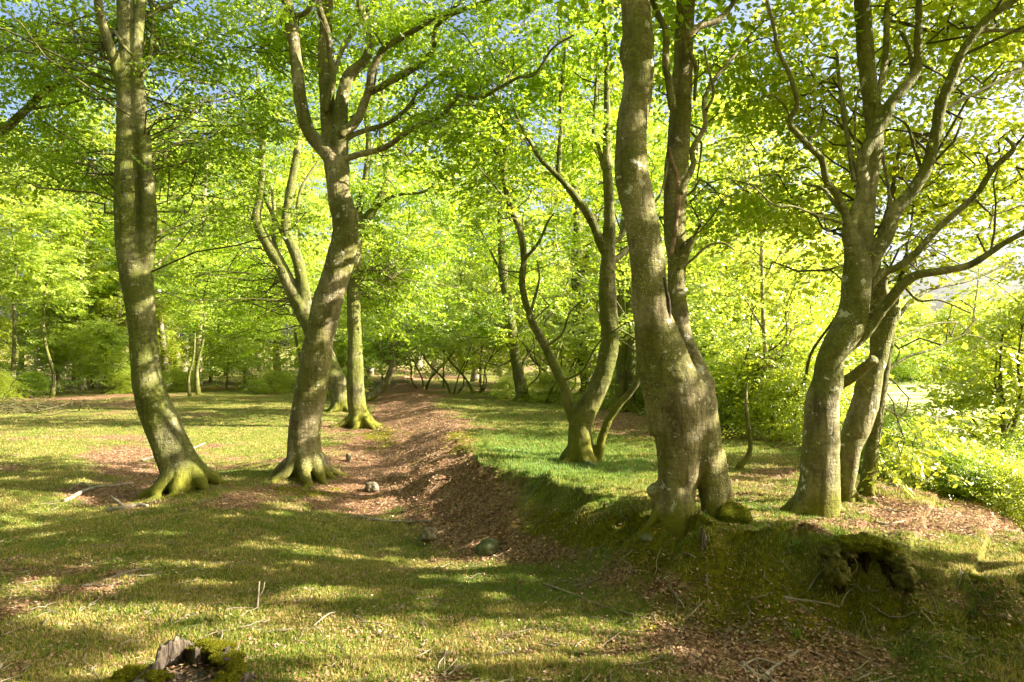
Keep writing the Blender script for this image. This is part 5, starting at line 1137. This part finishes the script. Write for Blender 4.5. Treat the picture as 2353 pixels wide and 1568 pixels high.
# the root pit in the bank: a dark hollow under an overhanging mossy brow
c = np.array([2.92, 5.58, gz(2.92, 5.95) - .26])
st = empty('hollow_stump', c, 'dark hollow of an old rotted root sunk in the bank under an overhanging mossy brow', 'stump')
def hf2(a):
    b = np.maximum(0, np.sin(a) + .05) / 1.05; return -.10 + .37 * b ** .45 + .05 * np.abs(noise2(a * 9, a * 0, 17)) * b
V, Q4, aa, hh = shell(c, .22, hf2, .05, 5.0, seg=120, rows=16, flare=.05)
Q4 = Q4[(V[Q4].mean(1)[:, 1] - c[1]) > -.02]
mk('stump_wall', V, [(Q4, 0, True)], [M['rot_shade']], st, c)
for i_, (ang, rr, z, rad) in enumerate([(.25, .25, .13, (.08, .12, .08)), (.75, .23, .21, (.12, .12, .06)), (1.2, .17, .26, (.14, .12, .05)), (1.65, .13, .27, (.14, .12, .05)), (2.1, .17, .25, (.13, .12, .05)), (2.6, .24, .18, (.11, .12, .07)), (3.0, .26, .06, (.09, .11, .09)), (-.1, .27, .03, (.08, .11, .08))]):
    blob_mesh('moss_cushion', (c[0] + cos(ang) * rr, c[1] + sin(ang) * rr * 1.0, c[2] + z), rad, 'moss' if i_ in (2, 3, 4, 1) else 'turf', 40 + i_, .5, parent=st, origin=c, kf=2.2)

# brush heap at the far left
q = ground_at(40, 950); rs2 = np.random.default_rng(9)
K = 90; cen = q + np.column_stack([rs2.normal(0, .9, K), rs2.normal(0, .5, K), np.abs(rs2.normal(0, .25, K))])
a = rs2.uniform(0, pi, K); e = rs2.normal(0, .35, K); l = rs2.uniform(.5, 1.6, K); t = np.linspace(-.5, .5, 6)
d = np.stack([np.cos(a) * np.cos(e), np.sin(a) * np.cos(e), np.sin(e)], -1)
PT = np.concatenate([cen[:, None, :] + d[:, None, :] * l[:, None, None] * t[None, :, None] + rs2.normal(0, .035, (K, 6, 3)), np.repeat(rs2.uniform(.006, .018, K)[:, None], 6, 1)[..., None]], -1)
PT[..., 2] = np.maximum(PT[..., 2], terrain(PT[..., 0], PT[..., 1]) + .01)
V, Q4 = tubes_batch(PT, 5)
tag(mk('brush_heap', V, [(Q4, 0, True)], [M['twig']], None, q), 'tangled heap of dry brushwood at the far left', 'brushwood')

# coarse grass tufts on the bank
def grass_tuft(name, px, py, nb, hgt, label, seed, group=None):
    q = ground_at(px, py); r_ = np.random.default_rng(seed)
    a = r_.uniform(0, 2 * pi, nb); le = r_.uniform(.15, .9, nb); h = hgt * r_.uniform(.6, 1, nb)
    t = np.linspace(0, 1, 6)
    b = q + np.column_stack([r_.normal(0, .025, nb), r_.normal(0, .025, nb), np.zeros(nb) - .01])
    cx = b[:, None, 0] + np.cos(a)[:, None] * (t ** 1.8) * (h * np.sin(le))[:, None]; cy = b[:, None, 1] + np.sin(a)[:, None] * (t ** 1.8) * (h * np.sin(le))[:, None]
    cz = b[:, None, 2] + (t - .35 * t ** 3 * le[:, None]) * h[:, None]
    sx = -np.sin(a)[:, None] * .0045 * (1.02 - t); sy = np.cos(a)[:, None] * .0045 * (1.02 - t)
    V = np.stack([np.stack([cx - sx, cy - sy, cz], -1), np.stack([cx + sx, cy + sy, cz], -1)], 2).reshape(-1, 3)
    i = (np.arange(nb) * 12)[:, None] + np.arange(5)[None, :] * 2
    Q4 = np.stack([i, i + 1, i + 3, i + 2], -1).reshape(-1, 4)
    return tag(mk(name, V, [(Q4, 0, False)], [M['grass']], None, q, attrs={'tint': np.clip(r_.normal(.8, .1, len(Q4)), 0, 1)}), label, 'grass tuft', group)
grass_tuft('grass_tuft', 1926, 1252, 34, .24, 'long-bladed grass tuft at the foot of the right hand beech', 1)
grass_tuft('grass_tuft', 1828, 1272, 30, .22, 'grass tuft hanging over the broken edge of the bank', 2)
grass_tuft('grass_tuft', 1115, 1030, 26, .26, 'grass tuft on the crest of the path bank, the larger one', 3)
grass_tuft('grass_tuft', 1070, 1045, 20, .22, 'grass tuft on the path bank nearer the dead leaves', 4)
grass_tuft('grass_tuft', 1915, 1345, 24, .20, 'dark grass tuft below the curled twig', 5)
grass_tuft('grass_tuft', 2230, 1420, 40, .16, 'drooping grass tuft on the shaded right bank', 6)
grass_tuft('grass_tuft', 1830, 1465, 30, .14, 'sunlit grass tuft among dead leaves at the lower right', 7)
grass_tuft('grass_tuft', 1180, 1335, 40, .10, 'short bright grass tuft in a sun patch near the boulder', 8)

# ------------------------------------------------------------------ light, sky, camera
w = bpy.data.worlds.new('World'); scene.world = w; w.use_nodes = True
nt = w.node_tree; bg = nt.nodes['Background']
sky = nt.nodes.new('ShaderNodeTexSky'); sky.sky_type = 'NISHITA'; sky.sun_disc = False
sky.sun_elevation = SUN_EL; sky.sun_rotation = SUN_AZ; sky.air_density = .8; sky.dust_density = 6.0; sky.ozone_density = 1.0
nt.links.new(sky.outputs[0], bg.inputs[0]); bg.inputs[1].default_value = .07
sl = bpy.data.lights.new('sun', 'SUN'); sl.energy = 5.0; sl.angle = radians(.53); sl.color = (1, .90, .72)
so = bpy.data.objects.new('sun', sl); COL.objects.link(so)
from mathutils import Vector
so.rotation_euler = Vector(tuple(-S)).to_track_quat('-Z', 'Y').to_euler()

cam = bpy.data.cameras.new('camera'); cam.lens = 24.0; cam.sensor_width = 36; cam.clip_end = 3000; cam.clip_start = .05
cam.shift_y = (HY - 784) / 2353.0
co = bpy.data.objects.new('camera', cam); COL.objects.link(co); co.location = (0, 0, H); co.rotation_euler = (pi / 2, 0, 0)
scene.camera = co

scene.view_settings.view_transform = 'Standard'; scene.view_settings.look = 'None'; scene.view_settings.gamma = 1; scene.view_settings.exposure = 2.5
c_ = scene.cycles
c_.max_bounces = 8; c_.diffuse_bounces = 4; c_.glossy_bounces = 2; c_.transmission_bounces = 5; c_.transparent_max_bounces = 4
c_.use_adaptive_sampling = True; c_.adaptive_threshold = .02; c_.caustics_reflective = False; c_.caustics_refractive = False
c_.sample_clamp_indirect = 6
